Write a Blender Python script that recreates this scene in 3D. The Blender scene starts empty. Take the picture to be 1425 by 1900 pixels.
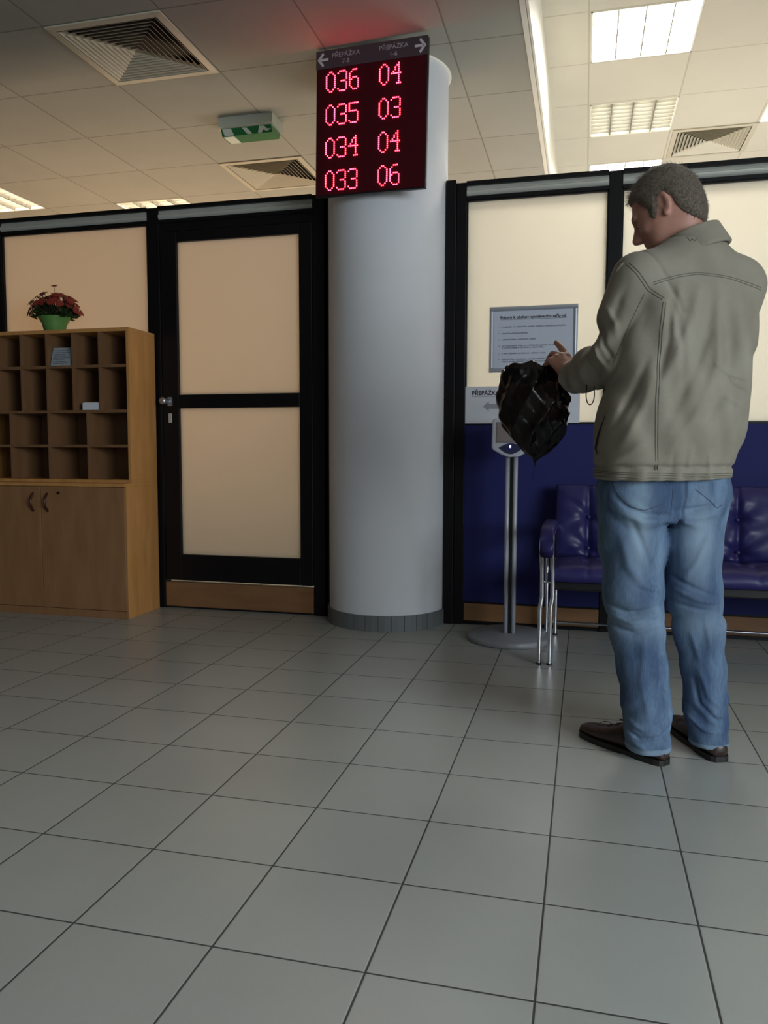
import bpy, bmesh, math, random
import numpy as np
from mathutils import Vector, Matrix
from mathutils.bvhtree import BVHTree
random.seed(7); rng = np.random.RandomState(7)
SC = bpy.context.scene; COL = SC.collection
PI = math.pi

# ------------------------------------------------------------------ camera
CAM = Vector((0.06381685, -1.90164081, 0.93738963))
cf = Vector((-0.24540717, 0.96619692, -0.07898627))
cr = Vector((0.96918098, 0.24634048, 0.00214532))
cu = Vector((-0.02153032, 0.07602551, 0.9968734))
cd = bpy.data.cameras.new('camera'); cam = bpy.data.objects.new('camera', cd); COL.objects.link(cam)
cd.sensor_fit = 'VERTICAL'; cd.sensor_height = 24.0; cd.lens = 24.0 * 1467.53 / 1900.0
cd.clip_start = 0.02
M = Matrix((cr, cu, -cf)).transposed().to_4x4(); M.translation = CAM; cam.matrix_world = M
SC.camera = cam

# ------------------------------------------------------------------ light and exposure
SC.view_settings.view_transform = 'Standard'; SC.view_settings.look = 'None'
SC.view_settings.gamma = 1.0; SC.view_settings.use_curve_mapping = False
SC.view_settings.exposure = 0.0
W = bpy.data.worlds.new('world'); SC.world = W; W.use_nodes = True
W.node_tree.nodes['Background'].inputs[0].default_value = (0.75, 0.87, 1.0, 1)
W.node_tree.nodes['Background'].inputs[1].default_value = 1.0

def area(name, loc, direction, sx, sy, power, color):
    l = bpy.data.lights.new(name, 'AREA'); l.shape = 'RECTANGLE'; l.size = sx; l.size_y = sy
    l.energy = power; l.color = color
    o = bpy.data.objects.new(name, l); COL.objects.link(o)
    o.location = loc; o.rotation_euler = Vector(direction).to_track_quat('-Z', 'Y').to_euler()
    return o
# daylight entering by the windows on the right and behind the camera
area('daylight_right', (3.50, -2.6, 1.70), (-1, 0.45, -0.42), 3.0, 1.6, 140, (0.84, 0.94, 1.0)).data.spread = 2.5
area('daylight_back', (2.1, -4.70, 1.80), (-0.25, 1, -0.30), 2.2, 1.7, 16, (0.86, 0.94, 1.0))
# light given by the ceiling fittings beyond the partition
WARM_L = (1.0, 0.83, 0.66); WARM_R = (1.0, 0.955, 0.89)
FIT_POWER = {'right': 42, 'left': 13}
# added upward fill to brighten the rear ceilings; no lamps stand there
area('ceiling_fill_left', (-3.2, 4.6, 0.5), (0, -0.05, 1), 3.0, 1.6, 78, (1.0, 0.69, 0.44))
area('ceiling_fill_right', (1.4, 4.6, 0.6), (0, -0.08, 1), 2.4, 1.6, 78, WARM_R)

# ------------------------------------------------------------------ materials
def lin(c):
    c = c / 255.0
    return c / 12.92 if c <= 0.04045 else ((c + 0.055) / 1.055) ** 2.4
def rgb(r, g, b): return (lin(r), lin(g), lin(b), 1.0)

def mat(name, color, rough=0.5, metal=0.0, vary=0.0, vscale=8.0, bump=0.0, bscale=60.0, coat=0.0,
        emit=None, estr=0.0, stretch=None, color2=None, spec=0.5, transmission=0.0, sheen=0.0):
    m = bpy.data.materials.new(name); m.use_nodes = True
    nt = m.node_tree; b = nt.nodes['Principled BSDF']
    b.inputs['Base Color'].default_value = color; b.inputs['Roughness'].default_value = rough
    b.inputs['Metallic'].default_value = metal; b.inputs['Specular IOR Level'].default_value = spec
    b.inputs['Coat Weight'].default_value = coat; b.inputs['Transmission Weight'].default_value = transmission
    b.inputs['Sheen Weight'].default_value = sheen
    if emit:
        b.inputs['Emission Color'].default_value = emit; b.inputs['Emission Strength'].default_value = estr
    tc = nt.nodes.new('ShaderNodeTexCoord'); mp = nt.nodes.new('ShaderNodeMapping')
    nt.links.new(tc.outputs['Object'], mp.inputs['Vector'])
    if stretch: mp.inputs['Scale'].default_value = stretch
    if vary or color2:
        n = nt.nodes.new('ShaderNodeTexNoise'); n.inputs['Scale'].default_value = vscale
        n.inputs['Detail'].default_value = 5
        nt.links.new(mp.outputs[0], n.inputs['Vector'])
        r = nt.nodes.new('ShaderNodeValToRGB')
        c2 = color2 or tuple(min(1, x * (1 + vary)) for x in color[:3]) + (1,)
        c1 = color if color2 else tuple(x * (1 - vary) for x in color[:3]) + (1,)
        r.color_ramp.elements[0].color = c1; r.color_ramp.elements[1].color = c2
        r.color_ramp.elements[0].position = 0.3; r.color_ramp.elements[1].position = 0.7
        nt.links.new(n.outputs['Fac'], r.inputs['Fac']); nt.links.new(r.outputs['Color'], b.inputs['Base Color'])
    if bump:
        n2 = nt.nodes.new('ShaderNodeTexNoise'); n2.inputs['Scale'].default_value = bscale
        n2.inputs['Detail'].default_value = 4
        nt.links.new(tc.outputs['Object'], n2.inputs['Vector'])
        bp = nt.nodes.new('ShaderNodeBump'); bp.inputs['Strength'].default_value = bump
        bp.inputs['Distance'].default_value = 0.004
        nt.links.new(n2.outputs['Fac'], bp.inputs['Height']); nt.links.new(bp.outputs[0], b.inputs['Normal'])
    return m

def frosted(name, color, trans=0.75):
    m = bpy.data.materials.new(name); m.use_nodes = True; nt = m.node_tree
    for n in list(nt.nodes):
        if n.type == 'BSDF_PRINCIPLED': nt.nodes.remove(n)
    out = [n for n in nt.nodes if n.type == 'OUTPUT_MATERIAL'][0]
    d = nt.nodes.new('ShaderNodeBsdfDiffuse'); t = nt.nodes.new('ShaderNodeBsdfTranslucent')
    g = nt.nodes.new('ShaderNodeBsdfGlossy'); g.inputs['Roughness'].default_value = 0.35
    for x in (d, t): x.inputs['Color'].default_value = color
    a = nt.nodes.new('ShaderNodeMixShader'); a.inputs[0].default_value = trans
    nt.links.new(d.outputs[0], a.inputs[1]); nt.links.new(t.outputs[0], a.inputs[2])
    c = nt.nodes.new('ShaderNodeMixShader'); c.inputs[0].default_value = 0.03
    nt.links.new(a.outputs[0], c.inputs[1]); nt.links.new(g.outputs[0], c.inputs[2])
    nt.links.new(c.outputs[0], out.inputs['Surface'])
    return m

def grid_mat(name, base, dark, line, px, py, ox, oy, wline, rough, vary, vscale, bump, spec=0.5, fleck=0.0):
    """tiles of px by py with joints wline wide, laid from (ox, oy)"""
    m = bpy.data.materials.new(name); m.use_nodes = True; nt = m.node_tree; N = nt.nodes; L = nt.links
    b = N['Principled BSDF']; b.inputs['Roughness'].default_value = rough
    b.inputs['Specular IOR Level'].default_value = spec
    g = N.new('ShaderNodeNewGeometry'); s = N.new('ShaderNodeSeparateXYZ'); L.new(g.outputs['Position'], s.inputs[0])
    def mth(op, a, bb=None):
        n = N.new('ShaderNodeMath'); n.operation = op
        for i, v in enumerate((a, bb)):
            if v is None: continue
            if isinstance(v, (int, float)): n.inputs[i].default_value = v
            else: L.new(v, n.inputs[i])
        return n.outputs[0]
    ds = []; cells = []
    for sock, p, o in ((s.outputs['X'], px, ox), (s.outputs['Y'], py, oy)):
        q = mth('DIVIDE', mth('SUBTRACT', sock, o), p)
        fr = mth('SUBTRACT', q, mth('FLOOR', mth('ADD', q, 0.5)))
        ds.append(mth('MULTIPLY', mth('ABSOLUTE', fr), p)); cells.append(mth('FLOOR', q))
    d = mth('MINIMUM', ds[0], ds[1])
    mask = mth('LESS_THAN', d, wline / 2)
    cv = N.new('ShaderNodeCombineXYZ'); L.new(cells[0], cv.inputs[0]); L.new(cells[1], cv.inputs[1])
    wn = N.new('ShaderNodeTexWhiteNoise'); wn.noise_dimensions = '2D'; L.new(cv.outputs[0], wn.inputs['Vector'])
    no = N.new('ShaderNodeTexNoise'); no.inputs['Scale'].default_value = vscale; no.inputs['Detail'].default_value = 6
    L.new(g.outputs['Position'], no.inputs['Vector'])
    no3 = N.new('ShaderNodeTexNoise'); no3.inputs['Scale'].default_value = 320; no3.inputs['Detail'].default_value = 2
    L.new(g.outputs['Position'], no3.inputs['Vector'])
    f = mth('ADD', mth('ADD', mth('MULTIPLY', no.outputs['Fac'], vary), mth('MULTIPLY', wn.outputs['Value'], vary * 0.35)), mth('MULTIPLY', no3.outputs['Fac'], fleck))
    mx = N.new('ShaderNodeMix'); mx.data_type = 'RGBA'; L.new(f, mx.inputs[0])
    mx.inputs[6].default_value = base; mx.inputs[7].default_value = dark
    m2 = N.new('ShaderNodeMix'); m2.data_type = 'RGBA'; L.new(mask, m2.inputs[0])
    L.new(mx.outputs[2], m2.inputs[6]); m2.inputs[7].default_value = line
    L.new(m2.outputs[2], b.inputs['Base Color'])
    h = mth('MINIMUM', d, wline)
    h2 = mth('ADD', mth('MULTIPLY', h, 1.0 / wline), mth('MULTIPLY', no3.outputs['Fac'], 0.25))
    bp = N.new('ShaderNodeBump'); bp.inputs['Strength'].default_value = bump; bp.inputs['Distance'].default_value = 0.0015
    L.new(h2, bp.inputs['Height']); L.new(bp.outputs[0], b.inputs['Normal'])
    r = mth('ADD', mth('MULTIPLY', mask, 0.4), rough); L.new(r, b.inputs['Roughness'])
    return m

def wood(name, c1, c2, sc=(1.5, 1.5, 0.25), rough=0.45):
    m = mat(name, c1, rough=rough, color2=c2, vscale=14, stretch=sc, bump=0.05, bscale=120, spec=0.4)
    return m

BLACK = mat('black_profile', rgb(15, 13, 16), 0.45, vary=0.1, spec=0.25)
BLACKP = mat('black_plastic', rgb(16, 15, 18), 0.35)
SILVER = mat('aluminium', rgb(192, 192, 184), 0.45, metal=0.3, vary=0.03)
CHROME = mat('chrome', rgb(225, 226, 232), 0.07, metal=1.0)
WALLW = mat('white_plaster', rgb(214, 215, 220), 0.75, bump=0.05, bscale=90, vary=0.02, vscale=3)
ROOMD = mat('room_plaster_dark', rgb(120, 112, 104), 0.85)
ROOM = mat('room_plaster', rgb(205, 200, 190), 0.8, vary=0.02)
NAVY = mat('navy_panel', rgb(12, 18, 88), 0.75, vary=0.08, vscale=240, bump=0.15, bscale=400)
BEECH = wood('beech_laminate', rgb(178, 126, 70), rgb(196, 142, 84))
BEECHD = wood('beech_front_shaded', rgb(132, 94, 62), rgb(146, 106, 72))  # same beech as the sides, darkened to paint in the shade on the fronts
BEECHI = wood('beech_inside_shaded', rgb(112, 80, 54), rgb(124, 90, 62))  # same beech again, darker to carry the shade inside the pigeonholes
SKIRT = wood('wood_skirting', rgb(122, 86, 56), rgb(136, 98, 66), (0.3, 1.5, 1.5))
GLASS_R = frosted('frosted_cream_glass', rgb(240, 237, 228), 0.72)
GLASS_L = frosted('frosted_beige_glass', rgb(236, 226, 212), 0.72)
FLOOR = grid_mat('floor_tiles', rgb(176, 178, 174), rgb(152, 154, 149), rgb(62, 62, 60), 0.3, 0.3, 0, 0, 0.0042, 0.30, 0.8, 2.4, 0.35, spec=0.5, fleck=0.25)
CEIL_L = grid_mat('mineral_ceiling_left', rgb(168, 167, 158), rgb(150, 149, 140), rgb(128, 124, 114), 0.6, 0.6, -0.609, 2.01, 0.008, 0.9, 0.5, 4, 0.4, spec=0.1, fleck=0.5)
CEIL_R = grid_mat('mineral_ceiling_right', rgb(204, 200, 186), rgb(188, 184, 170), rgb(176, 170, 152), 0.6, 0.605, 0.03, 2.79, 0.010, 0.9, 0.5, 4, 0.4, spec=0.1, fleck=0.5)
PAINTW = mat('white_paint', rgb(222, 220, 208), 0.45)
VENTM = mat('vent_metal', rgb(186, 180, 160), 0.4, vary=0.03)
VENTD = mat('vent_dark', rgb(30, 26, 22), 0.8)
SKT = grid_mat('skirting_tile', rgb(112, 116, 118), rgb(98, 102, 102), rgb(60, 62, 62), 9, 9, 4, 4, 0.001, 0.45, 0.8, 9, 0.2)
PAPER = mat('paper', rgb(205, 206, 214), 0.7, vary=0.02)
PAPERG = mat('notice_paper', rgb(186, 192, 206), 0.6, vary=0.02)
INK = mat('ink', rgb(38, 36, 48), 0.7)
INKG = mat('ink_grey', rgb(98, 102, 120), 0.7)
ARROWG = mat('ink_light_grey', rgb(150, 150, 156), 0.7)

# ------------------------------------------------------------------ mesh helpers
class MB:
    def __init__(s): s.v = []; s.f = []; s.sm = []; s.mi = []
    def add(s, vs, fs, smooth=False, mi=0):
        n = len(s.v); s.v += [tuple(v) for v in vs]; s.f += [tuple(i + n for i in f) for f in fs]
        s.sm += [smooth] * len(fs); s.mi += [mi] * len(fs); return s
    def box(s, x0, x1, y0, y1, z0, z1, mi=0):
        v = [(x, y, z) for z in (z0, z1) for y in (y0, y1) for x in (x0, x1)]
        f = [(0, 2, 3, 1), (4, 5, 7, 6), (0, 1, 5, 4), (2, 6, 7, 3), (0, 4, 6, 2), (1, 3, 7, 5)]
        return s.add(v, f, False, mi)
    def tube(s, pts, r, seg=12, caps=True, smooth=True, mi=0):
        pts = [Vector(p) for p in pts]; n = len(pts)
        rs = r if isinstance(r, (list, tuple)) else [r] * n
        t0 = (pts[1] - pts[0]).normalized(); a = t0.orthogonal().normalized()
        vs = []; prev = t0
        for i, p in enumerate(pts):
            t = ((pts[min(i + 1, n - 1)] - p).normalized() + (p - pts[max(i - 1, 0)]).normalized())
            if t.length < 1e-6: t = prev
            t.normalize(); a = (a - t * a.dot(t)).normalized(); b = t.cross(a); prev = t
            for k in range(seg):
                an = 2 * PI * k / seg; vs.append(p + (a * math.cos(an) + b * math.sin(an)) * rs[i])
        fs = []
        for i in range(n - 1):
            for k in range(seg):
                k2 = (k + 1) % seg; fs.append((i * seg + k, i * seg + k2, (i + 1) * seg + k2, (i + 1) * seg + k))
        s.add(vs, fs, smooth, mi)
        if caps:
            s.add(vs[:seg], [tuple(reversed(range(seg)))], False, mi); s.add(vs[-seg:], [tuple(range(seg))], False, mi)
        return s
    def lathe(s, prof, cx, cy, seg=64, smooth=True, mi=0, close=True):
        vs = []
        for (r, z) in prof:
            for k in range(seg):
                a = 2 * PI * k / seg; vs.append((cx + r * math.cos(a), cy + r * math.sin(a), z))
        fs = []
        for i in range(len(prof) - 1):
            for k in range(seg):
                k2 = (k + 1) % seg; fs.append((i * seg + k, i * seg + k2, (i + 1) * seg + k2, (i + 1) * seg + k))
        return s.add(vs, fs, smooth, mi)
    def poly(s, pts2, fn, z0, z1, mi=0):
        """extruded outline: fn(u, v, w) -> point"""
        n = len(pts2); v = [fn(u, w, z0) for u, w in pts2] + [fn(u, w, z1) for u, w in pts2]
        f = [tuple(reversed(range(n))), tuple(range(n, 2 * n))] + [(i, (i + 1) % n, (i + 1) % n + n, i + n) for i in range(n)]
        return s.add(v, f, False, mi)
    def rings(s, rings, smooth=True, cap=True, mi=0):
        n = len(rings[0]); vs = [p for r in rings for p in r]; fs = []
        for i in range(len(rings) - 1):
            for k in range(n):
                k2 = (k + 1) % n; fs.append((i * n + k, i * n + k2, (i + 1) * n + k2, (i + 1) * n + k))
        if cap: fs.append(tuple(reversed(range(n)))); fs.append(tuple(range((len(rings) - 1) * n, len(rings) * n)))
        return s.add(vs, fs, smooth, mi)
    def build(s, name, m, parent=None, bevel=0.0, fix=True):
        me = bpy.data.meshes.new(name); me.from_pydata(s.v, [], s.f)
        for mm in (m if isinstance(m, (list, tuple)) else [m]): me.materials.append(mm)
        me.polygons.foreach_set('use_smooth', s.sm); me.polygons.foreach_set('material_index', s.mi)
        if fix:
            bm = bmesh.new(); bm.from_mesh(me)
            bmesh.ops.recalc_face_normals(bm, faces=bm.faces)
            bm.to_mesh(me); bm.free()
        me.update()
        o = bpy.data.objects.new(name, me); COL.objects.link(o)
        if parent: parent_keep(o, parent)
        if bevel:
            b = o.modifiers.new('bevel', 'BEVEL'); b.width = bevel; b.segments = 2; b.limit_method = 'ANGLE'
        return o
def parent_keep(o, p):
    o.parent = p
    pm = Matrix.LocRotScale(p.location, p.rotation_euler, p.scale)
    if p.parent: 
        pp = p.parent; pm = Matrix.LocRotScale(pp.location, pp.rotation_euler, pp.scale) @ p.matrix_parent_inverse @ pm
    o.matrix_parent_inverse = pm.inverted()
def tag(o, label=None, cat=None, group=None, kind=None):
    if label: o['label'] = label
    if cat: o['category'] = cat
    if group: o['group'] = group
    if kind: o['kind'] = kind
    return o
def thing(name, loc, label, cat, group=None):
    o = bpy.data.objects.new(name, None); COL.objects.link(o); o.location = loc; o.empty_display_size = 0.1
    return tag(o, label, cat, group)
def struct(name, loc=(0, 0, 0)):
    o = bpy.data.objects.new(name, None); COL.objects.link(o); o.location = loc; o['kind'] = 'structure'; return o
def box(name, m, parent, *a, bevel=0.0): return MB().box(*a).build(name, m, parent, bevel)
def text_mesh(name, body, size, m, parent, origin, ux, uz, nrm, align='LEFT', extrude=0.0006, xscale=1.0, shear=0.0, bold=0.0):
    """lettering as a mesh on the plane through origin with axes ux (reading) and uz (up)"""
    cu_ = bpy.data.curves.new(name, 'FONT'); cu_.body = body; cu_.size = size; cu_.extrude = extrude
    cu_.align_x = align; cu_.offset = bold; cu_.shear = shear
    t = bpy.data.objects.new(name + '_tmp', cu_); COL.objects.link(t); bpy.context.view_layer.update()
    me = bpy.data.meshes.new_from_object(t.evaluated_get(bpy.context.evaluated_depsgraph_get()))
    bpy.data.objects.remove(t); bpy.data.curves.remove(cu_)
    ux = Vector(ux) * xscale; uz = Vector(uz); nrm = Vector(nrm); o_ = Vector(origin)
    for v in me.vertices: v.co = o_ + ux * v.co.x + uz * v.co.y + nrm * (v.co.z + extrude)
    me.materials.clear(); me.materials.append(m); me.name = name
    o = bpy.data.objects.new(name, me); COL.objects.link(o)
    if parent: parent_keep(o, parent)
    return o

# ------------------------------------------------------------------ room shell
WY = 2.27; ZL = 2.88; ZR = 3.34; XS = -0.23
tag(box('floor', FLOOR, None, -7, 3.6, -4.8, 7.6, -0.1, 0), kind='structure')
VENTS = [(-2.406, 1.413, ZL), (-2.406, 3.213, ZL), (0.653, 4.61, ZR)]
LAMPS = [(0.042, 2.80, ZR), (0.042, 4.02, ZR), (0.042, 5.22, ZR), (1.242, 4.02, ZR), (-3.605, 3.83, ZL), (-4.805, 3.22, ZL)]
def ceiling(m, x0, x1, y0, y1, z):
    """tiled ceiling with square openings where vents and lamps are let in"""
    H_ = [(a + 0.02, a + 0.574, b + 0.02, b + 0.574) for a, b, c in VENTS if c == z] + [(a, a + 0.59, b, b + 0.59) for a, b, c in LAMPS if c == z]
    xs = sorted({x0, x1} | {h[0] for h in H_} | {h[1] for h in H_}); ys = sorted({y0, y1} | {h[2] for h in H_} | {h[3] for h in H_})
    mb = MB()
    for a, b in zip(xs, xs[1:]):
        for c, d in zip(ys, ys[1:]):
            mx, my = (a + b) / 2, (c + d) / 2
            if not any(h[0] < mx < h[1] and h[2] < my < h[3] for h in H_): mb.box(a, b, c, d, z, z + 0.09)
    mb.build('ceiling', m, fix=False)['kind'] = 'structure'
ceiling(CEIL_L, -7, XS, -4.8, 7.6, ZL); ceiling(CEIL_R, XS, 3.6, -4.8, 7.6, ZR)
box('ceiling', ROOM, None, -7, 3.6, -4.8, 7.6, ZR + 0.12, ZR + 0.2)['kind'] = 'structure'
box('ceiling', ROOM, None, -7, XS, -4.8, 7.6, ZL + 0.12, ZL + 0.2)['kind'] = 'structure'
o = MB().box(XS - 0.002, XS + 0.012, -4.8, 7.6, ZL - 0.004, ZR).box(XS - 0.028, XS + 0.0, -4.8, 7.6, ZL - 0.004, ZL + 0.001).build('trim_1', PAINTW)
o['kind'] = 'structure'
box('wall_left', ROOMD, None, -7.1, -7, -4.8, 7.6, 0, ZR)['kind'] = 'structure'
box('wall_far', ROOM, None, -7, 3.6, 7.6, 7.7, 0, ZR)['kind'] = 'structure'
# right wall with a window band, back wall with a window band
def wall_with_opening(name, axis, c, t, a0, a1, w0, w1, z0, z1):
    mb = MB()
    def bb(p0, p1, q0, q1):
        if axis == 'x': mb.box(c, c + t, p0, p1, q0, q1)
        else: mb.box(p0, p1, c - t, c, q0, q1)
    bb(a0, w0, 0, ZR); bb(w1, a1, 0, ZR); bb(w0, w1, 0, z0); bb(w0, w1, z1, ZR)
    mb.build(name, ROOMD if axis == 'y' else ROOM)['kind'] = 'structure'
wall_with_opening('wall_right', 'x', 3.6, 0.1, -4.8, 7.6, -4.4, -1.2, 0.85, 2.65)
wall_with_opening('wall_back', 'y', -4.8, 0.1, -7, 3.6, 1.0, 3.2, 0.85, 2.65)
CLEAR = mat('window_glass', (1, 1, 1, 1), 0.0, transmission=1.0)
def outer_window(name, axis):
    w = struct(name)
    if axis == 'x':
        mb = MB()
        for y in (-4.4, -3.6, -2.8, -2.0, -1.26): mb.box(3.62, 3.68, y, y + 0.06, 0.85, 2.65)
        mb.box(3.62, 3.68, -4.4, -1.2, 0.85, 0.91).box(3.62, 3.68, -4.4, -1.2, 2.59, 2.65)
        mb.build('window_frame', PAINTW, w)
    else:
        mb = MB()
        for x in (1.0, 1.7, 2.4, 3.14): mb.box(x, x + 0.06, -4.88, -4.82, 0.85, 2.65)
        mb.box(1.0, 3.2, -4.88, -4.82, 0.85, 0.91).box(1.0, 3.2, -4.88, -4.82, 2.59, 2.65)
        mb.build('window_frame', PAINTW, w)
outer_window('window_4', 'x'); outer_window('window_5', 'y')

# ------------------------------------------------------------------ glazed partition
pw = struct('wall_front', (0, WY, 0))
def post(x0, x1, z1=2.31, y0=WY, y1=WY + 0.07): return box('post', BLACK, pw, x0, x1, y0, y1, 0, z1, bevel=0.003)
post(-3.50, -3.388); post(-2.404, -2.328)
post(-1.402, -1.315); post(-0.665, -0.612, 2.325, WY - 0.01); post(-0.612, -0.558)
post(0.148, 0.215); post(1.0, 1.06); post(1.85, 1.92)
box('post', BLACK, pw, -1.335, -1.26, WY + 0.0, WY + 0.07, 0, 2.31)
# head rail: black cap, hollow aluminium channel, black lower lip
def rail(x0, x1, top=2.312):
    box('top_cap', BLACK, pw, x0, x1, WY - 0.012, WY + 0.08, top - 0.022, top)
    mb = MB(); n = 10; ring = []
    for k in range(n + 1):
        t = k / n; z = top - 0.022 - 0.052 * t; y = WY + 0.006 - 0.014 * math.sin(PI * t) * (1 if t > .45 else 0.3)
        ring.append((y, z))
    prof = ring + [(WY + 0.06, top - 0.074), (WY + 0.06, top - 0.022)]
    mb.rings([[(x0, y, z) for y, z in prof], [(x1, y, z) for y, z in prof]], smooth=False)
    mb.build('channel', SILVER, pw)
    box('rail_lip', BLACK, pw, x0, x1, WY - 0.006, WY + 0.06, top - 0.092, top - 0.074)
rail(-3.388, -2.404); rail(-2.328, -1.402); rail(-0.558, 0.148); rail(0.215, 1.0); rail(1.06, 1.85)
for x0, x1 in ((-7, -3.5), (-1.26, -0.7), (1.92, 3.6)):
    box('side_panel', BLACK if x0 == -1.26 else ROOM, pw, x0, x1, WY + 0.01, WY + 0.06, 0, 2.31)
# glazing: left window
def glazing(name, gm, x0, x1, z0, z1):
    w = struct(name, (x0, WY, 0))
    box('glass', gm, w, x0 - 0.003, x1 + 0.003, WY + 0.022, WY + 0.028, z0 - 0.003, z1 + 0.003)
    MB().box(x0 - .004, x0 + 0.006, WY + 0.004, WY + 0.04, z0, z1).box(x1 - 0.006, x1 + .004, WY + 0.004, WY + 0.04, z0, z1).box(x0, x1, WY + 0.004, WY + 0.04, z0, z0 + 0.006).box(x0, x1, WY + .004, WY + .04, z1 - .006, z1).build('window_frame', BLACK, w)
    return w
glazing('window_1', GLASS_L, -3.388, -2.404, 0.17, 2.22)
glazing('window_2', GLASS_R, -0.558, 0.148, 1.072, 2.22)
glazing('window_3', GLASS_R, 0.215, 1.0, 1.072, 2.22)
glazing('window_6', GLASS_R, 1.06, 1.85, 1.072, 2.22)
for x0, x1 in ((-0.558, 0.148), (0.215, 1.0), (1.06, 1.85)):
    box('blue_panel', NAVY, pw, x0, x1, WY + 0.006, WY + 0.05, 0.125, 1.072)
    box('panel_bead', BLACK, pw, x0, x1, WY + 0.002, WY + 0.006, 1.066, 1.074)
    box('bottom_rail', BLACK, pw, x0, x1, WY + 0.012, WY + 0.05, 0.0, 0.125)
for i, (x0, x1) in enumerate(((-2.328, -1.402), (-0.556, 0.148), (0.215, 1.0), (1.06, 1.85))):
    z1 = 0.155 if i == 0 else 0.115
    o = box('baseboard_front', SKIRT, None, x0 + .002, x1 - .002, WY + 0.0, WY + 0.012, 0.022 if i else 0.012, z1, bevel=0.002)
    o['kind'] = 'structure'
box('plinth', BLACKP, pw, -2.328, -1.402, WY + 0.014, WY + 0.05, 0, 0.155)
# door
dr = struct('door_1', (-2.32, WY, 0.16))
ly0, ly1 = WY + 0.0, WY + 0.05
lx0, lx1 = -2.322, -1.406
mb = MB().box(lx0, -2.222, ly0, ly1, 0.168, 2.168).box(-1.481, lx1, ly0, ly1, 0.168, 2.168)
mb.box(-2.222, -1.481, ly0, ly1, 0.168, 0.320).box(-2.222, -1.481, ly0, ly1, 1.172, 1.249).box(-2.222, -1.481, ly0, ly1, 2.112, 2.168)
mb.build('leaf_frame', BLACK, dr, bevel=0.003)
box('glass', GLASS_L, dr, -2.225, -1.478, WY + 0.022, WY + 0.028, 0.317, 1.175)
box('glass', GLASS_L, dr, -2.225, -1.478, WY + 0.022, WY + 0.028, 1.246, 2.115)
MB().box(-2.328, -1.402, WY + 0.002, WY + 0.06, 2.172, 2.222).build('door_head', BLACK, dr, bevel=0.002)
mb = MB().box(-2.288, -2.262, WY - 0.008, WY, 1.185, 1.235)
k = mb.lathe([(0.0, 0), (0.018, 0), (0.021, 0.008), (0.012, 0.022), (0.010, 0.04), (0.019, 0.046), (0.022, 0.056), (0.017, 0.066), (0, 0.068)], 0, 0, 24)
mb.v[8:] = [(-2.290 + x, WY - 0.006 - z, 1.212 + y) for (x, y, z) in mb.v[8:]]
mb.build('door_handle', mat('satin_knob', rgb(175, 176, 182), 0.3, metal=0.8), dr)
MB().box(-2.286, -2.264, WY - 0.006, WY, 1.088, 1.142).build('lock_plate', SILVER, dr, bevel=0.002)

# ------------------------------------------------------------------ column
CX, CY, CRD = -0.985, 2.30, 0.317
col = thing('column', (CX, CY, 0), 'thick round white column standing beside the black framed door', 'column')
MB().lathe([(CRD, 0.0), (CRD, ZL)], CX, CY, 128).build('shaft', WALLW, col)
mb = MB(); ns = 30
for k in range(ns):
    a0 = 2 * PI * k / ns + 0.004; a1 = 2 * PI * (k + 1) / ns - 0.004
    ri, ro = CRD - 0.002, CRD + 0.010
    vs = []
    for z in (0, 0.082):
        for a, r in ((a0, ri), (a1, ri), (a1, ro), ((a0 + a1) / 2, ro + 0.0008), (a0, ro)): vs.append((CX + r * math.cos(a), CY + r * math.sin(a), z))
    mb.add(vs, [(0, 1, 2, 3, 4), (5, 9, 8, 7, 6), (0, 5, 6, 1), (1, 6, 7, 2), (2, 7, 8, 3), (3, 8, 9, 4), (4, 9, 5, 0)])
mb.build('tile_skirting', SKT, col)
MB().lathe([(CRD, ZL - 0.006), (CRD + 0.014, ZL - 0.005), (CRD + 0.016, ZL - 0.001), (CRD, ZL - 0.0005)], CX, CY, 96).build('ceiling_collar', PAINTW, col)

# ------------------------------------------------------------------ ceiling vents
def vent(x0, y0, z, label, s=0.594):
    t = thing('ceiling_vent', (x0 + s / 2, y0 + s / 2, z), label, 'vent', 'square louvred vents in the ceiling')
    cx, cy = x0 + s / 2, y0 + s / 2
    def ring(mb, ho, zo, hi, zi):
        vs = [(cx + sx * h, cy + sy * h, zz) for h, zz in ((ho, zo), (hi, zi)) for sx, sy in ((-1, -1), (1, -1), (1, 1), (-1, 1))]
        mb.add(vs, [(k, (k + 1) % 4, (k + 1) % 4 + 4, k + 4) for k in range(4)])
    mb = MB(); h = s / 2
    ring(mb, h, z - 0.0005, h, z - 0.007); ring(mb, h, z - 0.007, h - 0.036, z - 0.009); ring(mb, h - 0.036, z - 0.009, h - 0.036, z + .004)
    mb.build('frame', VENTM, t, fix=False)
    box('backing', VENTD, t, cx - h + 0.02, cx + h - 0.02, cy - h + 0.02, cy + h - 0.02, z + 0.05, z + 0.055)
    MB().box(cx - h + .02, cx - h + .024, cy - h + .02, cy + h - .02, z - .005, z + .05).box(cx + h - .024, cx + h - .02, cy - h + .02, cy + h - .02, z - .005, z + .05).box(cx - h + .02, cx + h - .02, cy - h + .02, cy - h + .024, z - .005, z + .05).box(cx - h + .02, cx + h - .02, cy + h - .024, cy + h - .02, z - .005, z + .05).build('plenum', VENTD, t)
    n = 10; step = (h - 0.045) / n
    for k in range(n):
        mb = MB(); a = h - 0.043 - k * step
        th = 0.0012; zo = z - 0.008; zi = z + 0.013
        ring(mb, a, zo, a - step * 0.95, zi); ring(mb, a - th, zo, a - step * 0.95 - th, zi)
        ring(mb, a, zo, a - th, zo)
        mb.build('louvre', VENTM, t, fix=False)
    return t
vent(-2.406, 1.413, ZL, 'dim grey square louvred vent nearest the viewer at upper left')
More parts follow.
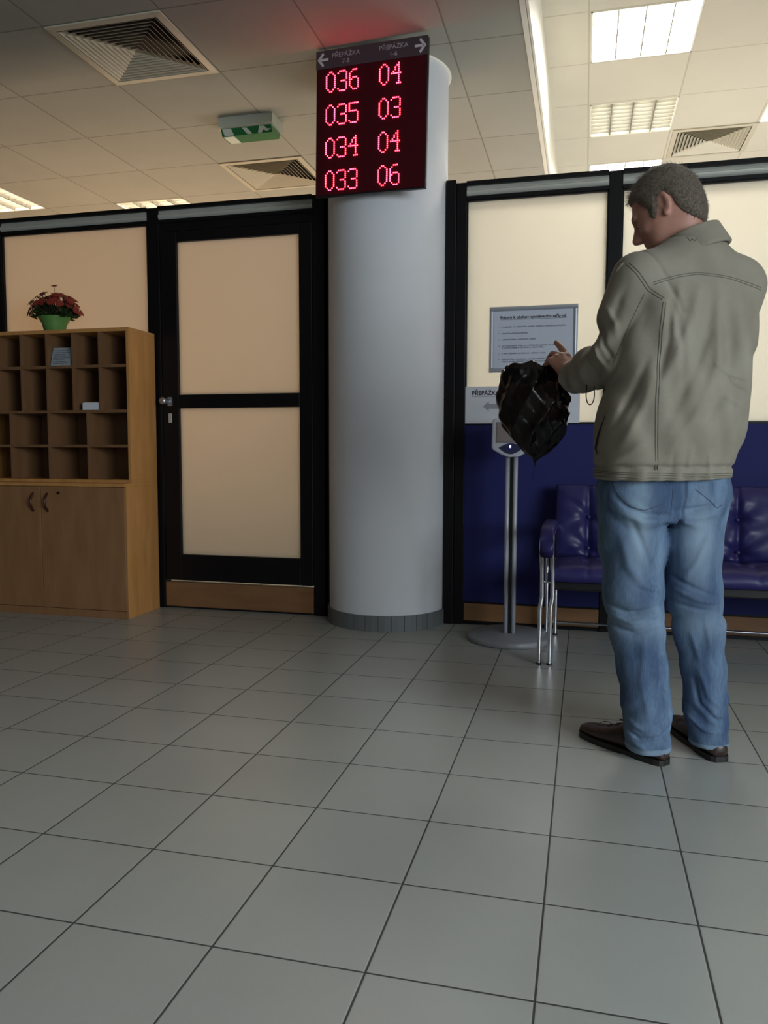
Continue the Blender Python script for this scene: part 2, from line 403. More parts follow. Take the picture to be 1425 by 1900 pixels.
vent(-2.406, 3.213, ZL, 'tan square louvred vent just left of the number display')
vent(0.653, 4.61, ZR, 'pale square louvred vent above the man, beside the small lamp grid')

# ------------------------------------------------------------------ ceiling light fittings
TUBE_R = mat('lamp_tube', (1, 1, 1, 1), 0.5, emit=(1.0, 0.93, 0.78, 1), estr=7.0)
TUBE_HOT = mat('lamp_tube_hot', (1, 1, 1, 1), 0.5, emit=(1.0, 0.95, 0.82, 1), estr=26.0)
TUBE_L = mat('lamp_tube_left', (1, 1, 1, 1), 0.5, emit=(1.0, 0.88, 0.68, 1), estr=6.0)
LOUV = mat('louvre_alu', rgb(150, 148, 138), 0.4, metal=0.5)
def fitting(x0, y0, z, label, tube, power, color, s=0.59, n1=4, n2=9, thick=0.0012, top=0.046):
    t = thing('ceiling_light', (x0 + s / 2, y0 + s / 2, z), label, 'ceiling light', 'square louvred lamps in the ceiling')
    x1, y1 = x0 + s, y0 + s
    mb = MB().box(x0, x0 + .010, y0, y1, z - 0.002, z + .085).box(x1 - .010, x1, y0, y1, z - 0.002, z + .085)
    mb.box(x0, x1, y0, y0 + .010, z - 0.002, z + .085).box(x0, x1, y1 - .010, y1, z - 0.002, z + .085)
    mb.build('frame', PAINTW, t)
    box('reflector', PAINTW, t, x0 + .010, x1 - .010, y0 + .010, y1 - .010, z + 0.08, z + 0.085)
    for k in range(n1):
        xx = x0 + s * (k + 0.5) / n1
        MB().tube([(xx, y0 + 0.02, z + 0.055), (xx, y1 - 0.02, z + 0.055)], 0.013, 10).build('tube', tube, t)
    for k in range(1, n1):
        xx = x0 + s * k / n1
        mb = MB(); mb.rings([[(xx - 0.012, y, z + 0.045), (xx + 0.012, y, z + 0.045), (xx + 0.004, y, z + 0.001), (xx - 0.004, y, z + 0.001)] for y in (y0 + .010, y1 - .010)], smooth=False)
        mb.build('long_louvre', LOUV, t)
    for k in range(1, n2):
        yy = y0 + s * k / n2
        MB().box(x0 + .010, x1 - .010, yy - thick, yy + thick, z + 0.001, z + top).build('cross_louvre', LOUV, t)
    if power:
        l = area('lamp_light', (x0 + s / 2, y0 + s / 2, z + 0.072), (0, 0, -1), s * 0.92, s * 0.92, power, color)
        parent_keep(l, t)
    return t
FR = FIT_POWER['right']; FL = FIT_POWER['left']
fitting(0.042, 2.80, ZR, 'brightest square ceiling lamp, glaring white at the top right', TUBE_HOT, FR * 1.3, WARM_R, n2=4, top=0.02)
fitting(0.042, 4.02, ZR, 'louvred ceiling lamp with visible grid, beyond the glaring one', TUBE_R, 4.5, WARM_R)
fitting(0.042, 5.22, ZR, 'ceiling lamp half hidden by the partition rail behind the man\'s head', TUBE_R, FR * 1.3, WARM_R, n2=5, top=0.02)
fitting(1.242, 4.02, ZR, 'sliver of ceiling lamp at the right edge above the partition', TUBE_R, FR, WARM_R, n2=5, top=0.02)
fitting(-3.605, 3.83, ZL, 'thin strip of ceiling lamp above the door\'s left post', TUBE_L, FL, WARM_L)
fitting(-4.805, 3.22, ZL, 'ceiling lamp at the far left edge above the frosted window', TUBE_L, FL, WARM_L)

# ------------------------------------------------------------------ emergency exit light
ex = thing('exit_light', (-1.86, 2.62, ZL), 'small emergency exit light with a green pictogram strip under the ceiling', 'exit sign')
ex0, ex1, ey0, ey1 = -2.075, -1.735, 2.53, 2.70
mb = MB(); pr = [(ey0, ZL), (ey0, ZL - 0.055), (ey0 + .012, ZL - 0.062), (ey1 - .012, ZL - 0.062), (ey1, ZL - 0.055), (ey1, ZL)]
mb.rings([[(x, y, z) for y, z in pr] for x in (ex0, ex1)], smooth=False).build('housing', mat('exit_housing', rgb(176, 182, 168), 0.4), ex)
pr = [(ey0 + .012, ZL - .062), (ey0 + .03, ZL - 0.10), (ey1 - .03, ZL - .10), (ey1 - .012, ZL - .062)]
mb = MB(); mb.rings([[(x, y, z) for y, z in pr] for x in (ex0 + .012, ex1 - .012)], smooth=False).build('lens', mat('green_lens', rgb(40, 110, 62), 0.25, coat=0.3), ex)
def exf(u, v, w): return (u, ey0 + .012 + (.018) * v / .038 - w * .9, ZL - .062 - v - w * .4)
PICT = mat('pictogram_white', rgb(205, 214, 202), 0.5)
MB().box(ex0 + .02, ex0 + .085, ey0 + 0.034, ey1 - .034, ZL - .1025, ZL - .0995).build('door_pictogram', PICT, ex)
MB().poly([(-1.93, .002), (-1.90, .005), (-1.885, .02), (-1.87, .036), (-1.90, .036), (-1.915, .02)], exf, 0.0005, 0.002).build('arrow_pictogram', PICT, ex)
MB().poly([(-1.82, .002), (-1.79, .004), (-1.775, .018), (-1.75, .02), (-1.775, .03), (-1.80, .022), (-1.812, .036), (-1.835, .036)], exf, 0.0005, 0.002).build('running_figure', PICT, ex)
MB().poly([(-2.055, .002), (-2.0, .002), (-1.985, .036), (-2.045, .036)], exf, 0.0005, 0.002).build('white_panel', PICT, ex)

# ------------------------------------------------------------------ queue number display
DW, DH, DT = 0.522, 0.636, 0.026
dsp = thing('number_display', (-0.973, 1.9, 2.52), 'black hanging queue display with glowing red numbers in front of the column', 'display')
yaw = math.radians(-4.5); roll = math.radians(0.9)
Rm = Matrix.Rotation(yaw, 4, 'Z') @ Matrix.Rotation(roll, 4, 'Y')
D0 = Matrix.Translation((-0.974, 1.893, 2.519)) @ Rm @ Matrix.Scale(1.084, 4)
def dput(mb):
    mb.v = [tuple(D0 @ Vector(p)) for p in mb.v]; return mb
CASE = mat('display_case', rgb(22, 16, 20), 0.45)
PANEL = mat('display_panel', rgb(62, 6, 16), 0.5, spec=0.2)
HEAD = mat('display_header', rgb(62, 52, 58), 0.6)
dput(MB().box(-DW / 2, DW / 2, 0.004, DT, -DH / 2, DH / 2)).build('case', CASE, dsp, bevel=0.003)
dput(MB().box(-DW / 2 + .006, DW / 2 - .006, 0.0, 0.004, -DH / 2 + .006, DH / 2 - 0.08)).build('panel', PANEL, dsp)
dput(MB().box(-DW / 2, DW / 2, -0.001, 0.004, DH / 2 - 0.079, DH / 2)).build('header', HEAD, dsp)
MB().box(-1.015, -0.955, 1.915, 1.984, 2.78, 2.84).build('bracket', BLACKP, dsp)
MB().box(-1.015, -0.955, 1.915, 1.984, 2.30, 2.36).build('bracket', BLACKP, dsp)
DOTS = {'0': ["..##..", ".#..#.", "#....#", "#....#", "#....#", "#....#", "#....#", "#....#", "#....#", ".#..#.", "..##.."],
        '3': [".####.", "#....#", ".....#", ".....#", ".....#", "..###.", ".....#", ".....#", ".....#", "#....#", ".####."],
        '4': ["....#.", "...##.", "..#.#.", "..#.#.", ".#..#.", "######", "....#.", "....#.", "....#.", "....#.", "...###"],
        '5': ["######", "#.....", "#.....", "#.....", "#####.", ".....#", ".....#", ".....#", ".....#", "#....#", ".####."],
        '6': ["..###.", ".#....", "#.....", "#.....", "#.###.", "##...#", "#....#", "#....#", "#....#", ".#...#", "..###."]}
LED = mat('led_red', rgb(255, 60, 110), 0.4, emit=(1.0, 0.022, 0.045, 1), estr=20.0)
def number(s, xc, zc):
    mb = MB(); p = 0.0080; r = 0.0034; wd = 0.0555
    for ci, ch in enumerate(s):
        for ri, row in enumerate(DOTS[ch]):
            for k, c in enumerate(row):
                if c != '#': continue
                x = xc + (ci - (len(s) - 1) / 2) * wd + (k - 2.5) * p; z = zc + (5 - ri) * 0.0083
                vs = [(x + r * math.cos(a), 0, z + r * math.sin(a)) for a in [i * PI / 3 for i in range(6)]]
                vs += [(x + .7 * r * math.cos(a), -0.0022, z + .7 * r * math.sin(a)) for a in [i * PI / 3 for i in range(6)]] + [(x, -0.0032, z)]
                mb.add(vs, [(i, (i + 1) % 6, (i + 1) % 6 + 6, i + 6) for i in range(6)] + [(i + 6, (i + 1) % 6 + 6, 12) for i in range(6)], True)
    dput(mb).build('led_number', LED, dsp)
for row, (a, b) in enumerate((('036', '04'), ('035', '03'), ('034', '04'), ('033', '06'))):
    z = 0.179 - row * 0.1430
    number(a, -0.134, z); number(b, 0.091, z)
def dtext(body, size, x, z):
    o_ = D0 @ Vector((x, -0.001, z)); R3 = Rm.to_3x3()
    text_mesh('lettering', body, size * 1.084, HTXT, dsp, o_, R3 @ Vector((1, 0, 0)), R3 @ Vector((0, 0, 1)), R3 @ Vector((0, -1, 0)), align='CENTER')
HTXT = mat('header_lettering', rgb(150, 144, 150), 0.6)
zt = DH / 2
dtext('PŘEPÁŽKA', 0.028, -0.118, zt - 0.036); dtext('7-9', 0.028, -0.118, zt - 0.066)
dtext('PŘEPÁŽKA', 0.028, 0.105, zt - 0.036); dtext('1-6', 0.028, 0.105, zt - 0.066)
def dl(u, v, w): return (u, -0.001 - w, v)
for sx, xc in ((-1, -0.230), (1, 0.230)):
    mb = MB(); zc = zt - 0.04
    def q(pts): mb.poly([(xc + sx * a, zc + b) for a, b in pts], dl, 0.0, 0.0015)
    q([(-.028, -.0055), (.016, -.0055), (.016, .0055), (-.028, .0055)])
    q([(.024, 0), (.010, .0), (-.008, .022), (-.002, .032)]); q([(.024, 0), (-.002, -.032), (-.008, -.022), (.010, 0)])
    dput(mb).build('arrow', mat('arrow_white', rgb(185, 180, 186), 0.6), dsp)

# ------------------------------------------------------------------ cabinet with pigeonholes
UX0, UX1 = -3.398, -2.357; UY0, UY1 = 1.98, 2.25
cb = thing('pigeonhole_unit', (-2.88, 2.1, 0.748), 'open beech pigeonhole shelf unit with four rows, standing on the cupboard', 'shelf unit')
th = 0.016
MB().box(UX0, UX1, UY0, UY1, 1.577, 1.597).build('top_board', BEECH, cb, bevel=.001)
MB().box(UX0, UX1, UY0, UY1, 0.748, 0.766).build('bottom_board', BEECH, cb, bevel=.001)
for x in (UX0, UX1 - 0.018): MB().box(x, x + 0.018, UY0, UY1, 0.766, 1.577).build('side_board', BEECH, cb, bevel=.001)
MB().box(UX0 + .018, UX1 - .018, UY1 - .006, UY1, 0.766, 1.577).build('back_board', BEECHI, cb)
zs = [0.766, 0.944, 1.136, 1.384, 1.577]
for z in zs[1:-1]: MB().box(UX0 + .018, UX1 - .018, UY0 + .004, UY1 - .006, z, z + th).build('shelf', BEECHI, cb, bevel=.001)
inner0, inner1 = UX0 + .018, UX1 - .018
for r in range(4):
    n = 4 if r < 2 else 6
    z0 = zs[r] + (0 if r == 0 else th); z1 = zs[r + 1]
    for k in range(1, n):
        x = inner0 + (inner1 - inner0) * k / n
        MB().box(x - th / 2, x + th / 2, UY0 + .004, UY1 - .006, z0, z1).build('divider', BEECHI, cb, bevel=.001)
lb = thing('cupboard', (-2.88, 2.07, 0), 'low beech cupboard with two doors under the pigeonhole unit', 'cupboard')
LY0 = 1.905
MB().box(UX0, UX1 - .0, LY0 + .020, UY1, 0.0, 0.73).build('body', BEECH, lb, bevel=.001)
MB().box(UX0, UX1, LY0 + .0, UY1, 0.73, 0.748).build('top_board', BEECH, lb, bevel=.001)
MB().box(UX0 + .0, UX1, LY0 + .008, LY0 + .02, 0.0, 0.042).build('plinth', BEECHD, lb)
for i, (x0, x1) in enumerate(((UX0, -2.887), (-2.884, UX1 - 0.002))):
    d = MB().box(x0, x1, LY0, LY0 + .018, 0.046, 0.727).build('door', BEECHD, lb, bevel=.0015)
    hx = x1 - 0.045 if i == 0 else x0 + 0.045
    pts = [(hx, LY0 - 0.026 * math.sin(PI * t) - 0.001, 0.588 + 0.102 * t) for t in [k / 12 for k in range(13)]]
    MB().tube(pts, 0.006, 10).build('handle', mat('bronze_handle', rgb(70, 38, 26), 0.35, metal=0.4), d)
    if i: 
        mb = MB().tube([(hx + .07, LY0 + .001, 0.692), (hx + .07, LY0 - .004, 0.692)], 0.008, 16); mb.build('keyhole', BLACKP, d)
# leaflets and card box inside
lf = thing('leaflet_stack', (-2.80, 2.02, 1.40), 'grey printed leaflets leaning in a top row pigeonhole', 'leaflets')
LEAF = mat('leaflet', rgb(150, 158, 160), 0.6, vary=0.12, vscale=60)
mb = MB()
for k in range(4):
    y = 1.995 + k * 0.006; z0 = 1.4005; xa = -2.862; xb = -2.735
    mb.rings([[(xa, y, z0), (xb, y, z0), (xb, y + .002, z0), (xa, y + .002, z0)], [(xa + .0, y + .03, z0 + .103), (xb - .008, y + .03, z0 + .103), (xb - .008, y + .032, z0 + .103), (xa, y + .032, z0 + .103)]], smooth=False)
mb.build('paper_stack', LEAF, lf)
mb = MB()
for k in range(8):
    t0 = 0.12 + k * 0.1; y = 1.9945 + 0.03 * t0; z = 1.4005 + .103 * t0
    mb.box(-2.852, -2.752 - (k % 3) * .012, y - .0008, y, z, z + .003)
mb.build('printed_lines', INKG, lf)
wb = thing('card_box', (-2.61, 2.0, 1.152), 'small white box of cards in the second pigeonhole row', 'card box')
MB().box(-2.662, -2.556, 1.992, 2.05, 1.1525, 1.192).build('tray', PAPER, wb, bevel=.001)
MB().box(-2.655, -2.563, 1.998, 2.044, 1.192, 1.196).build('card_stack', mat('cards', rgb(170, 172, 170), .7), wb)

# ------------------------------------------------------------------ potted flowers
FPX, FPY, FPZ = -2.905, 2.10, 1.597
fp = thing('potted_flowers', (FPX, FPY, FPZ), 'red flowers in a green pot on top of the pigeonhole unit', 'potted plant')
POTM = mat('green_pot', rgb(92, 138, 70), 0.45, vary=0.06, vscale=20)
pr = [(0.0, 0), (0.062, 0), (0.066, 0.004), (0.076, 0.06), (0.100, 0.104), (0.103, 0.108), (0.098, 0.108), (0.073, 0.06), (0.06, 0.09), (0.0, 0.092)]
mb = MB().lathe([(r * .86, FPZ + z * .84) for r, z in pr[:7]] + [(0.073, FPZ + 0.072), (0.0, FPZ + 0.072)], FPX, FPY, 48)
mb.v = [(x + 0.004 * math.sin(3 * math.atan2(y - FPY, x - FPX)) * (z - FPZ) / .1, y, z) for x, y, z in mb.v]
mb.build('pot', POTM, fp)
stem = MB(); leaf = MB(); petal = MB(); ctr = MB()
STEM = mat('stem_green', rgb(54, 66, 34), 0.6); LEAFM = mat('leaf_green', rgb(48, 66, 34), 0.5, vary=0.3, vscale=30)
PET = mat('red_petals', rgb(132, 42, 32), 0.6, vary=0.35, vscale=25); CEN = mat('flower_centre', rgb(120, 60, 30), 0.7)
for i in range(110):
    a = random.uniform(0, 2 * PI); e = random.uniform(0.12, 1.0) ** 0.8
    R_ = 0.165; d = Vector((math.cos(a) * math.sqrt(1 - e * e * .9), math.sin(a) * math.sqrt(1 - e * e * .9), e * 0.82))
    rr = R_ * random.uniform(0.82, 1.02)
    p = Vector((FPX, FPY, FPZ + 0.088)) + Vector((d.x * rr * 1.0, d.y * rr * .85, d.z * rr))
    if i == 0: p = Vector((FPX + .02, FPY - .02, FPZ + 0.262)); d = Vector((.2, -.2, 1))
    b = Vector((FPX + d.x * .03, FPY + d.y * .03, FPZ + 0.075))
    mid = (p + b) / 2 + Vector((d.x, d.y, 0)) * .012
    stem.tube([b, mid, p], 0.0014, 5)
    n = (d + Vector((0, -.35, .25))).normalized(); t = n.orthogonal().normalized(); u = n.cross(t)
    fr = random.uniform(0.020, 0.028)
    for layer, (sc_, up) in enumerate(((1.0, 0.1), (0.66, .35))):
        npet = 12 if layer == 0 else 8
        for k in range(npet):
            an = 2 * PI * k / npet + layer * .3; dr_ = t * math.cos(an) + u * math.sin(an); sd = n.cross(dr_)
            r1 = fr * sc_; w = r1 * 0.26
            q0 = p + n * (0.002 * layer); q1 = p + dr_ * r1 * .6 + n * (r1 * up * .6); q2 = p + dr_ * r1 + n * (r1 * up * .7)
            petal.add([q0, q1 + sd * w, q2, q1 - sd * w, q1 + n * .001], [(0, 1, 4), (1, 2, 4), (2, 3, 4), (3, 0, 4)], True)
    vs = [p + (t * math.cos(x) + u * math.sin(x)) * fr * .22 + n * .002 for x in [j * PI / 4 for j in range(8)]] + [p + n * .006]
    ctr.add(vs, [(j, (j + 1) % 8, 8) for j in range(8)], True)
for i in range(330):
    a = random.uniform(0, 2 * PI); e = random.uniform(-0.15, 0.9); rr = random.uniform(.05, .122)
    d = Vector((math.cos(a) * math.sqrt(max(.05, 1 - e * e)), math.sin(a) * math.sqrt(max(.05, 1 - e * e)), e))
    p = Vector((FPX, FPY, FPZ + 0.090)) + Vector((d.x * rr, d.y * rr * .85, max(0.0, d.z * rr)))
    n = (d + Vector((random.uniform(-.4, .4), random.uniform(-.4, .4), random.uniform(0, .6)))).normalized()
    t = n.orthogonal().normalized(); L_ = random.uniform(.025, .045); w = L_ * .28; sd = n.cross(t)
    q = [p, p + n * L_ * .35 + sd * w, p + n * L_ * .7 + sd * w * .8, p + n * L_, p + n * L_ * .7 - sd * w * .8, p + n * L_ * .35 - sd * w, p + n * L_ * .5 + t * .005]
    leaf.add(q, [(0, 1, 6), (1, 2, 6), (2, 3, 6), (3, 4, 6), (4, 5, 6), (5, 0, 6)], True)
stem.build('stems', STEM, fp); leaf.build('leaves', LEAFM, fp, fix=False); petal.build('blossoms', PET, fp, fix=False); ctr.build('flower_centres', CEN, fp, fix=False)

# ------------------------------------------------------------------ framed notice and paper sign
nx0, nx1, nz0, nz1 = -0.435, 0.012, 1.338, 1.674
nt_ = thing('framed_notice', (-0.21, WY, 1.5), 'silver framed printed instructions fixed on the frosted glass', 'notice')
SILF = mat('frame_silver', rgb(170, 174, 184), 0.35, metal=0.45)
fy = WY + 0.020
for (a0, a1, b0, b1, hz) in ((nx0, nx1, nz1 - .022, nz1, 1), (nx0, nx1, nz0, nz0 + .022, 1), (nx0, nx0 + .022, nz0 + .022, nz1 - .022, 0), (nx1 - .022, nx1, nz0 + .022, nz1 - .022, 0)):
    n = 6; ring = []
    mb = MB()
    prof = [(0, 0)] + [(k / n, 0.012 * math.sin(PI * (0.15 + .7 * k / n))) for k in range(n + 1)] + [(1, 0)]
    if hz: mb.rings([[(x, fy - d_, b0 + (b1 - b0) * s_) for s_, d_ in prof] for x in (a0, a1)], smooth=False)
    else: mb.rings([[(a0 + (a1 - a0) * s_, fy - d_, z) for s_, d_ in prof] for z in (b0, b1)], smooth=False)
    mb.build('frame_profile', SILF, nt_)
MB().box(nx0 + .02, nx1 - .02, fy - .004, fy - .001, nz0 + .02, nz1 - .02).build('sheet', PAPERG, nt_)
ty = fy - .004
def ntext(body, size, x, z, m=INKG, bold=0.0, width=None):
    o_ = text_mesh('lettering', body, size, m, nt_, (x, ty, z), (1, 0, 0), (0, 0, 1), (0, -1, 0), extrude=0.0003, bold=bold)
    if width:
        xs = [v.co.x for v in o_.data.vertices]; w0 = max(xs) - x
        for v in o_.data.vertices: v.co.x = x + (v.co.x - x) * width / w0
    return o_
ntext('Pokyny k obsluze vyvolávacího zařízení.', 0.020, -0.380, 1.612, INK, 0.0006, 0.335)
MB().box(-0.380, -0.045, ty - .0006, ty, 1.6065, 1.608).build('underline', INK, nt_)
lines = [('1.', 1.567, 'z nabídky na vydávacím panelu vyberte příslušnou přepážku', .325), ('2.', 1.534, 'stiskněte příslušné tlačítko,', .135),
         ('3.', 1.503, 'odeberte lístek s pořadovým číslem,', .175), ('4.', 1.470, 'po rozsvícení čísla na světelném panelu se dostavte', .305), ('', 1.460, 'k určené přepážce, na které se rozsvítí číslo,', .215),
         ('5.', 1.431, 'k této přepážce se dostavte s lístkem v ruce,', .225), ('6.', 1.402, 'pokud číslo nenajdete, musíte odebrat nový lístek,', .29), ('', 1.390, 'který bude zařazen do nového pořadí.', .235)]
for a, z, b, w in lines:
    if a: ntext(a, 0.0105, -0.387, z)
    ntext(b, 0.0115, -0.370, z, INKG, 0.0002, w)
sg = thing('paper_sign', (-0.27, WY, 1.165), 'white paper sign with underlined heading and grey left arrow, under the framed notice', 'sign')
sy = WY + 0.0035
MB().box(-0.556, 0.030, sy, sy + .0012, 1.075, 1.266).build('sheet', PAPER, sg)
o_ = text_mesh('lettering', 'PŘEPÁŽKA 7 - 9', 0.030, INK, sg, (-0.522, sy, 1.222), (1, 0, 0), (0, 0, 1), (0, -1, 0), extrude=0.0003, bold=0.0007)
MB().box(-0.522, -0.300, sy - .0007, sy, 1.2145, 1.2165).build('underline', INK, sg)
mb = MB().poly([(-.462, 1.163), (-.432, 1.189), (-.432, 1.176), (-.345, 1.176), (-.345, 1.150), (-.432, 1.150), (-.432, 1.137)], lambda u, v, w: (u, sy - w, v), 0.0, 0.0008)
mb.build('arrow', ARROWG, sg)

# ------------------------------------------------------------------ ticket stand
TX, TY = -0.284, 1.995
ts = thing('ticket_stand', (TX, TY, 0), 'grey ticket dispenser stand on a round base beside the blue bench', 'ticket stand')
BASEM = mat('base_grey', rgb(132, 134, 140), 0.5, vary=0.03)
POLEM = mat('pole_alu', rgb(182, 184, 194), 0.4, metal=0.25)
MB().lathe([(0.0, 0), (0.204, 0), (0.208, 0.004), (0.208, 0.022), (0.198, 0.030), (0.0, 0.032)], TX, TY, 72).build('base', BASEM, ts)
for sx in (-1, 1):
    mb = MB(); ring = []
    for k in range(14):
        a = 2 * PI * k / 14; ring.append((TX + sx * 0.0185 + 0.0115 * math.cos(a), TY + 0.016 * math.sin(a)))
    mb.rings([[(x, y, z) for x, y in ring] for z in (0.031, 0.915)]).build('pole', POLEM, ts)
MB().box(TX - .008, TX + .008, TY - .006, TY + .010, 0.031, 0.915).build('groove', BLACKP, ts)
WH = mat('white_housing', rgb(188, 190, 200), 0.35, coat=0.2)
out = [(-0.098, 1.075), (-0.090, 1.09), (0.080, 1.09), (0.086, 1.075), (0.086, 0.95), (0.072, 0.928), (0.034, 0.903), (-0.016, 0.900), (-0.050, 0.912), (-0.092, 0.935), (-0.099, 0.948)]
mb = MB(); hx = TX + 0.004
def hd(u, v, w): return (hx + u, TY - 0.05 + w + (v - 0.9) * 0.10, v)
mb.poly(out, hd, 0.0, 0.085).build('head', WH, ts, bevel=0.008)
mb = MB().poly([(-.078, 0.970), (-.078, 1.070), (.066, 1.070), (.066, 0.970)], hd, -0.0015, 0.004).build('screen_bezel', mat('bezel', rgb(120, 116, 118), .5), ts)
mb = MB().poly([(-.072, 0.976), (-.072, 1.064), (.060, 1.064), (.060, 0.976)], hd, -0.0025, 0.003).build('screen', mat('screen_taupe', rgb(138, 128, 126), .3), ts)
eye = [(-.062, .946)] + [(-.062 + .115 * t, .946 + 0.022 * math.sin(PI * t)) for t in [k / 10 for k in range(1, 10)]] + [(.053, .946)] + [(.053 - .115 * t, .946 - 0.03 * math.sin(PI * t)) for t in [k / 10 for k in range(1, 10)]]
MB().poly(eye, hd, -0.004, 0.004).build('sensor_panel', mat('sensor_dark', rgb(52, 52, 84), .25), ts)
c0 = Vector(hd(-0.008, 0.952, -0.004))
mb = MB().lathe([(0.0055, 0), (0.005, 0.002), (0.0025, 0.0035), (0.0, 0.004)], 0, 0, 16)
mb.v = [(c0.x + x * .8, c0.y - z, c0.z + y * 1.3) for x, y, z in mb.v]
mb.build('indicator_lamp', mat('blue_led', rgb(90, 110, 255), .4, emit=(0.12, 0.18, 1.0, 1), estr=9), ts)

# ------------------------------------------------------------------ blue bench
bn = thing('bench', (1.0, 1.8, 0), 'dark blue tufted waiting bench with chrome tube legs behind the man', 'bench')
VINYL = mat('blue_vinyl', rgb(36, 33, 88), 0.42, bump=0.12, bscale=180, vary=0.05, vscale=6, spec=0.45)
def cushion(name, x0, x1, org, eu, ev, n, size_v, thick, buttons, nu=90, nv=40, bulge=0.03):
    """padded slab: eu along x, ev up the slab, n outward"""
    org = Vector(org); eu = Vector(eu); ev = Vector(ev).normalized(); n = Vector(n).normalized(); Lx = x1 - x0
    U = np.linspace(0, 1, nu); V = np.linspace(0, 1, nv); vs = []; fs = []
    for j, v in enumerate(V):
        for i, u in enumerate(U):
            x = u * Lx; y = v * size_v
            e = 1 - (abs(2 * u - 1)) ** 26; e2 = 1 - (abs(2 * v - 1)) ** 7
            h = thick * (0.45 + 0.55 * (max(e, 0) * max(e2, 0)) ** 0.5)
            h += bulge * 0.35 * math.sin(PI * v)
            for bx, by in buttons:
                dx = (x - (bx - x0)); dy = y - by * size_v; d = math.hypot(dx, dy)
                h -= 0.034 * math.exp(-(d / 0.035) ** 2) + 0.010 * math.exp(-(d / .09) ** 2)
                an = math.atan2(dy, dx)
                h += 0.0040 * math.cos(6 * an + bx * 7) * math.exp(-((d - .07) / .05) ** 2)
                h -= 0.007 * math.exp(-(dx / .010) ** 2) * (1 - math.exp(-(d / .04) ** 2))
            h += 0.0022 * math.sin(x * 41 + 3 * math.sin(y * 23)) * math.sin(y * 31 + 1.3)
            p = org + eu * x + ev * y + n * h; vs.append(p)
    k0 = len(vs)
    for j, v in enumerate(V):
        for i, u in enumerate(U): vs.append(org + eu * (u * Lx) + ev * (v * size_v))
    for j in range(nv - 1):
        for i in range(nu - 1):
            a = j * nu + i; fs.append((a, a + 1, a + nu + 1, a + nu)); a += k0; fs.append((a, a + nu, a + nu + 1, a + 1))
    bd = [i for i in range(nu)] + [j * nu + nu - 1 for j in range(1, nv)] + [(nv - 1) * nu + i for i in range(nu - 2, -1, -1)] + [j * nu for j in range(nv - 2, 0, -1)]
    for a, b in zip(bd, bd[1:] + bd[:1]): fs.append((a, a + k0, b + k0, b))
    o = MB().add(vs, fs, True).build(name, VINYL, bn)
    bb = MB()
    for bx, by in buttons:
        c = org + eu * (bx - x0) + ev * (by * size_v) + n * (thick * 1.0 + bulge * .35 - 0.040)
        t = n.orthogonal().normalized(); w = n.cross(t); vv = []
        for rr, hh in ((0.011, 0), (0.010, 0.004), (0.005, 0.007)): vv += [c + (t * math.cos(a) + w * math.sin(a)) * rr + n * hh for a in [q * PI / 6 for q in range(12)]]
        vv.append(c + n * .008)
        bb.add(vv, [(r * 12 + q, r * 12 + (q + 1) % 12, (r + 1) * 12 + (q + 1) % 12, (r + 1) * 12 + q) for r in range(2) for q in range(12)] + [(24 + q, 24 + (q + 1) % 12, 36) for q in range(12)], True)
    bb.build('button', VINYL, o)
    return o
bx0, bx1 = -0.075, 2.02
bts = [0.085 + 0.34 * k for k in range(6)]
cushion('back_cushion', bx0, bx1, (bx0, 2.10, 0.40), (1, 0, 0), (0, 0.10, 0.36), (0, -0.36, 0.10), 0.37, 0.075, [(b, .55) for b in bts] + [(b, .13) for b in bts], nu=240, nv=48)
cushion('seat_cushion', bx0 - .01, bx1, (bx0 - .01, 1.565, 0.368), (1, 0, 0), (0, 0.44, -0.02), (0, 0.02, 0.44), 0.46, 0.075, [(b, .55) for b in bts], nu=240, nv=40)
MB().box(bx0 + .01, bx1 - .01, 1.60, 2.06, 0.325, 0.366).build('seat_pan', BLACKP, bn, bevel=.006)
def frame_tube(x, name='frame_tube'):
    pts = [(x - 0.004, 1.565, 0.0), (x - 0.002, 1.565, 0.25), (x + 0.006, 1.567, 0.30), (x + .004, 1.568, 0.42), (x, 1.572, 0.515)]
    for k in range(1, 9):
        a = PI / 2 * k / 8; pts.append((x, 1.572 + 0.05 * (1 - math.cos(a)), 0.515 + 0.05 * math.sin(a)))
    pts += [(x, 2.10, 0.565)]
    for k in range(1, 9):
        a = PI / 2 * k / 8; pts.append((x, 2.10 + 0.05 * math.sin(a), 0.565 - 0.05 * (1 - math.cos(a))))
    pts += [(x, 2.15, 0.0)]
    return MB().tube(pts, 0.0095, 14).build(name, CHROME, bn)
for xb in (-0.112, 1.98):
    frame_tube(xb); frame_tube(xb + 0.045)
    for z, y in ((0.36, 1.60), (0.065, 2.15)): MB().tube([(xb, y, z), (xb + .045, y, z)], 0.006, 10).build('tube_link', CHROME, bn)
    # rubber feet
    for dx in (0, .045):
        for y in (1.565, 2.15): MB().lathe([(0.0, 0.0), (0.0115, 0), (0.0115, 0.008), (0.0, .008)], xb + dx - (.004 if y < 1.6 else 0), y, 16).build('rubber_foot', BLACKP, bn)
    # arm pad wrapped over the tubes
    rings = []
    prof = [(1.545, 0.505), (1.548, 0.555), (1.572, 0.592), (1.62, 0.606), (1.80, 0.608), (1.97, 0.602), (2.0, 0.585)]
    for (y, z) in prof:
        r = []
        for k in range(16):
            a = 2 * PI * k / 16
            r.append((xb + 0.0225 + 0.029 * math.copysign(abs(math.cos(a)) ** .7, math.cos(a)), y + (0.012 * math.sin(a) if z < .56 else 0), z - 0.014 + 0.017 * math.copysign(abs(math.sin(a)) ** .7, math.sin(a))))
        rings.append(r)
    MB().rings(rings).build('arm_pad', VINYL, bn)
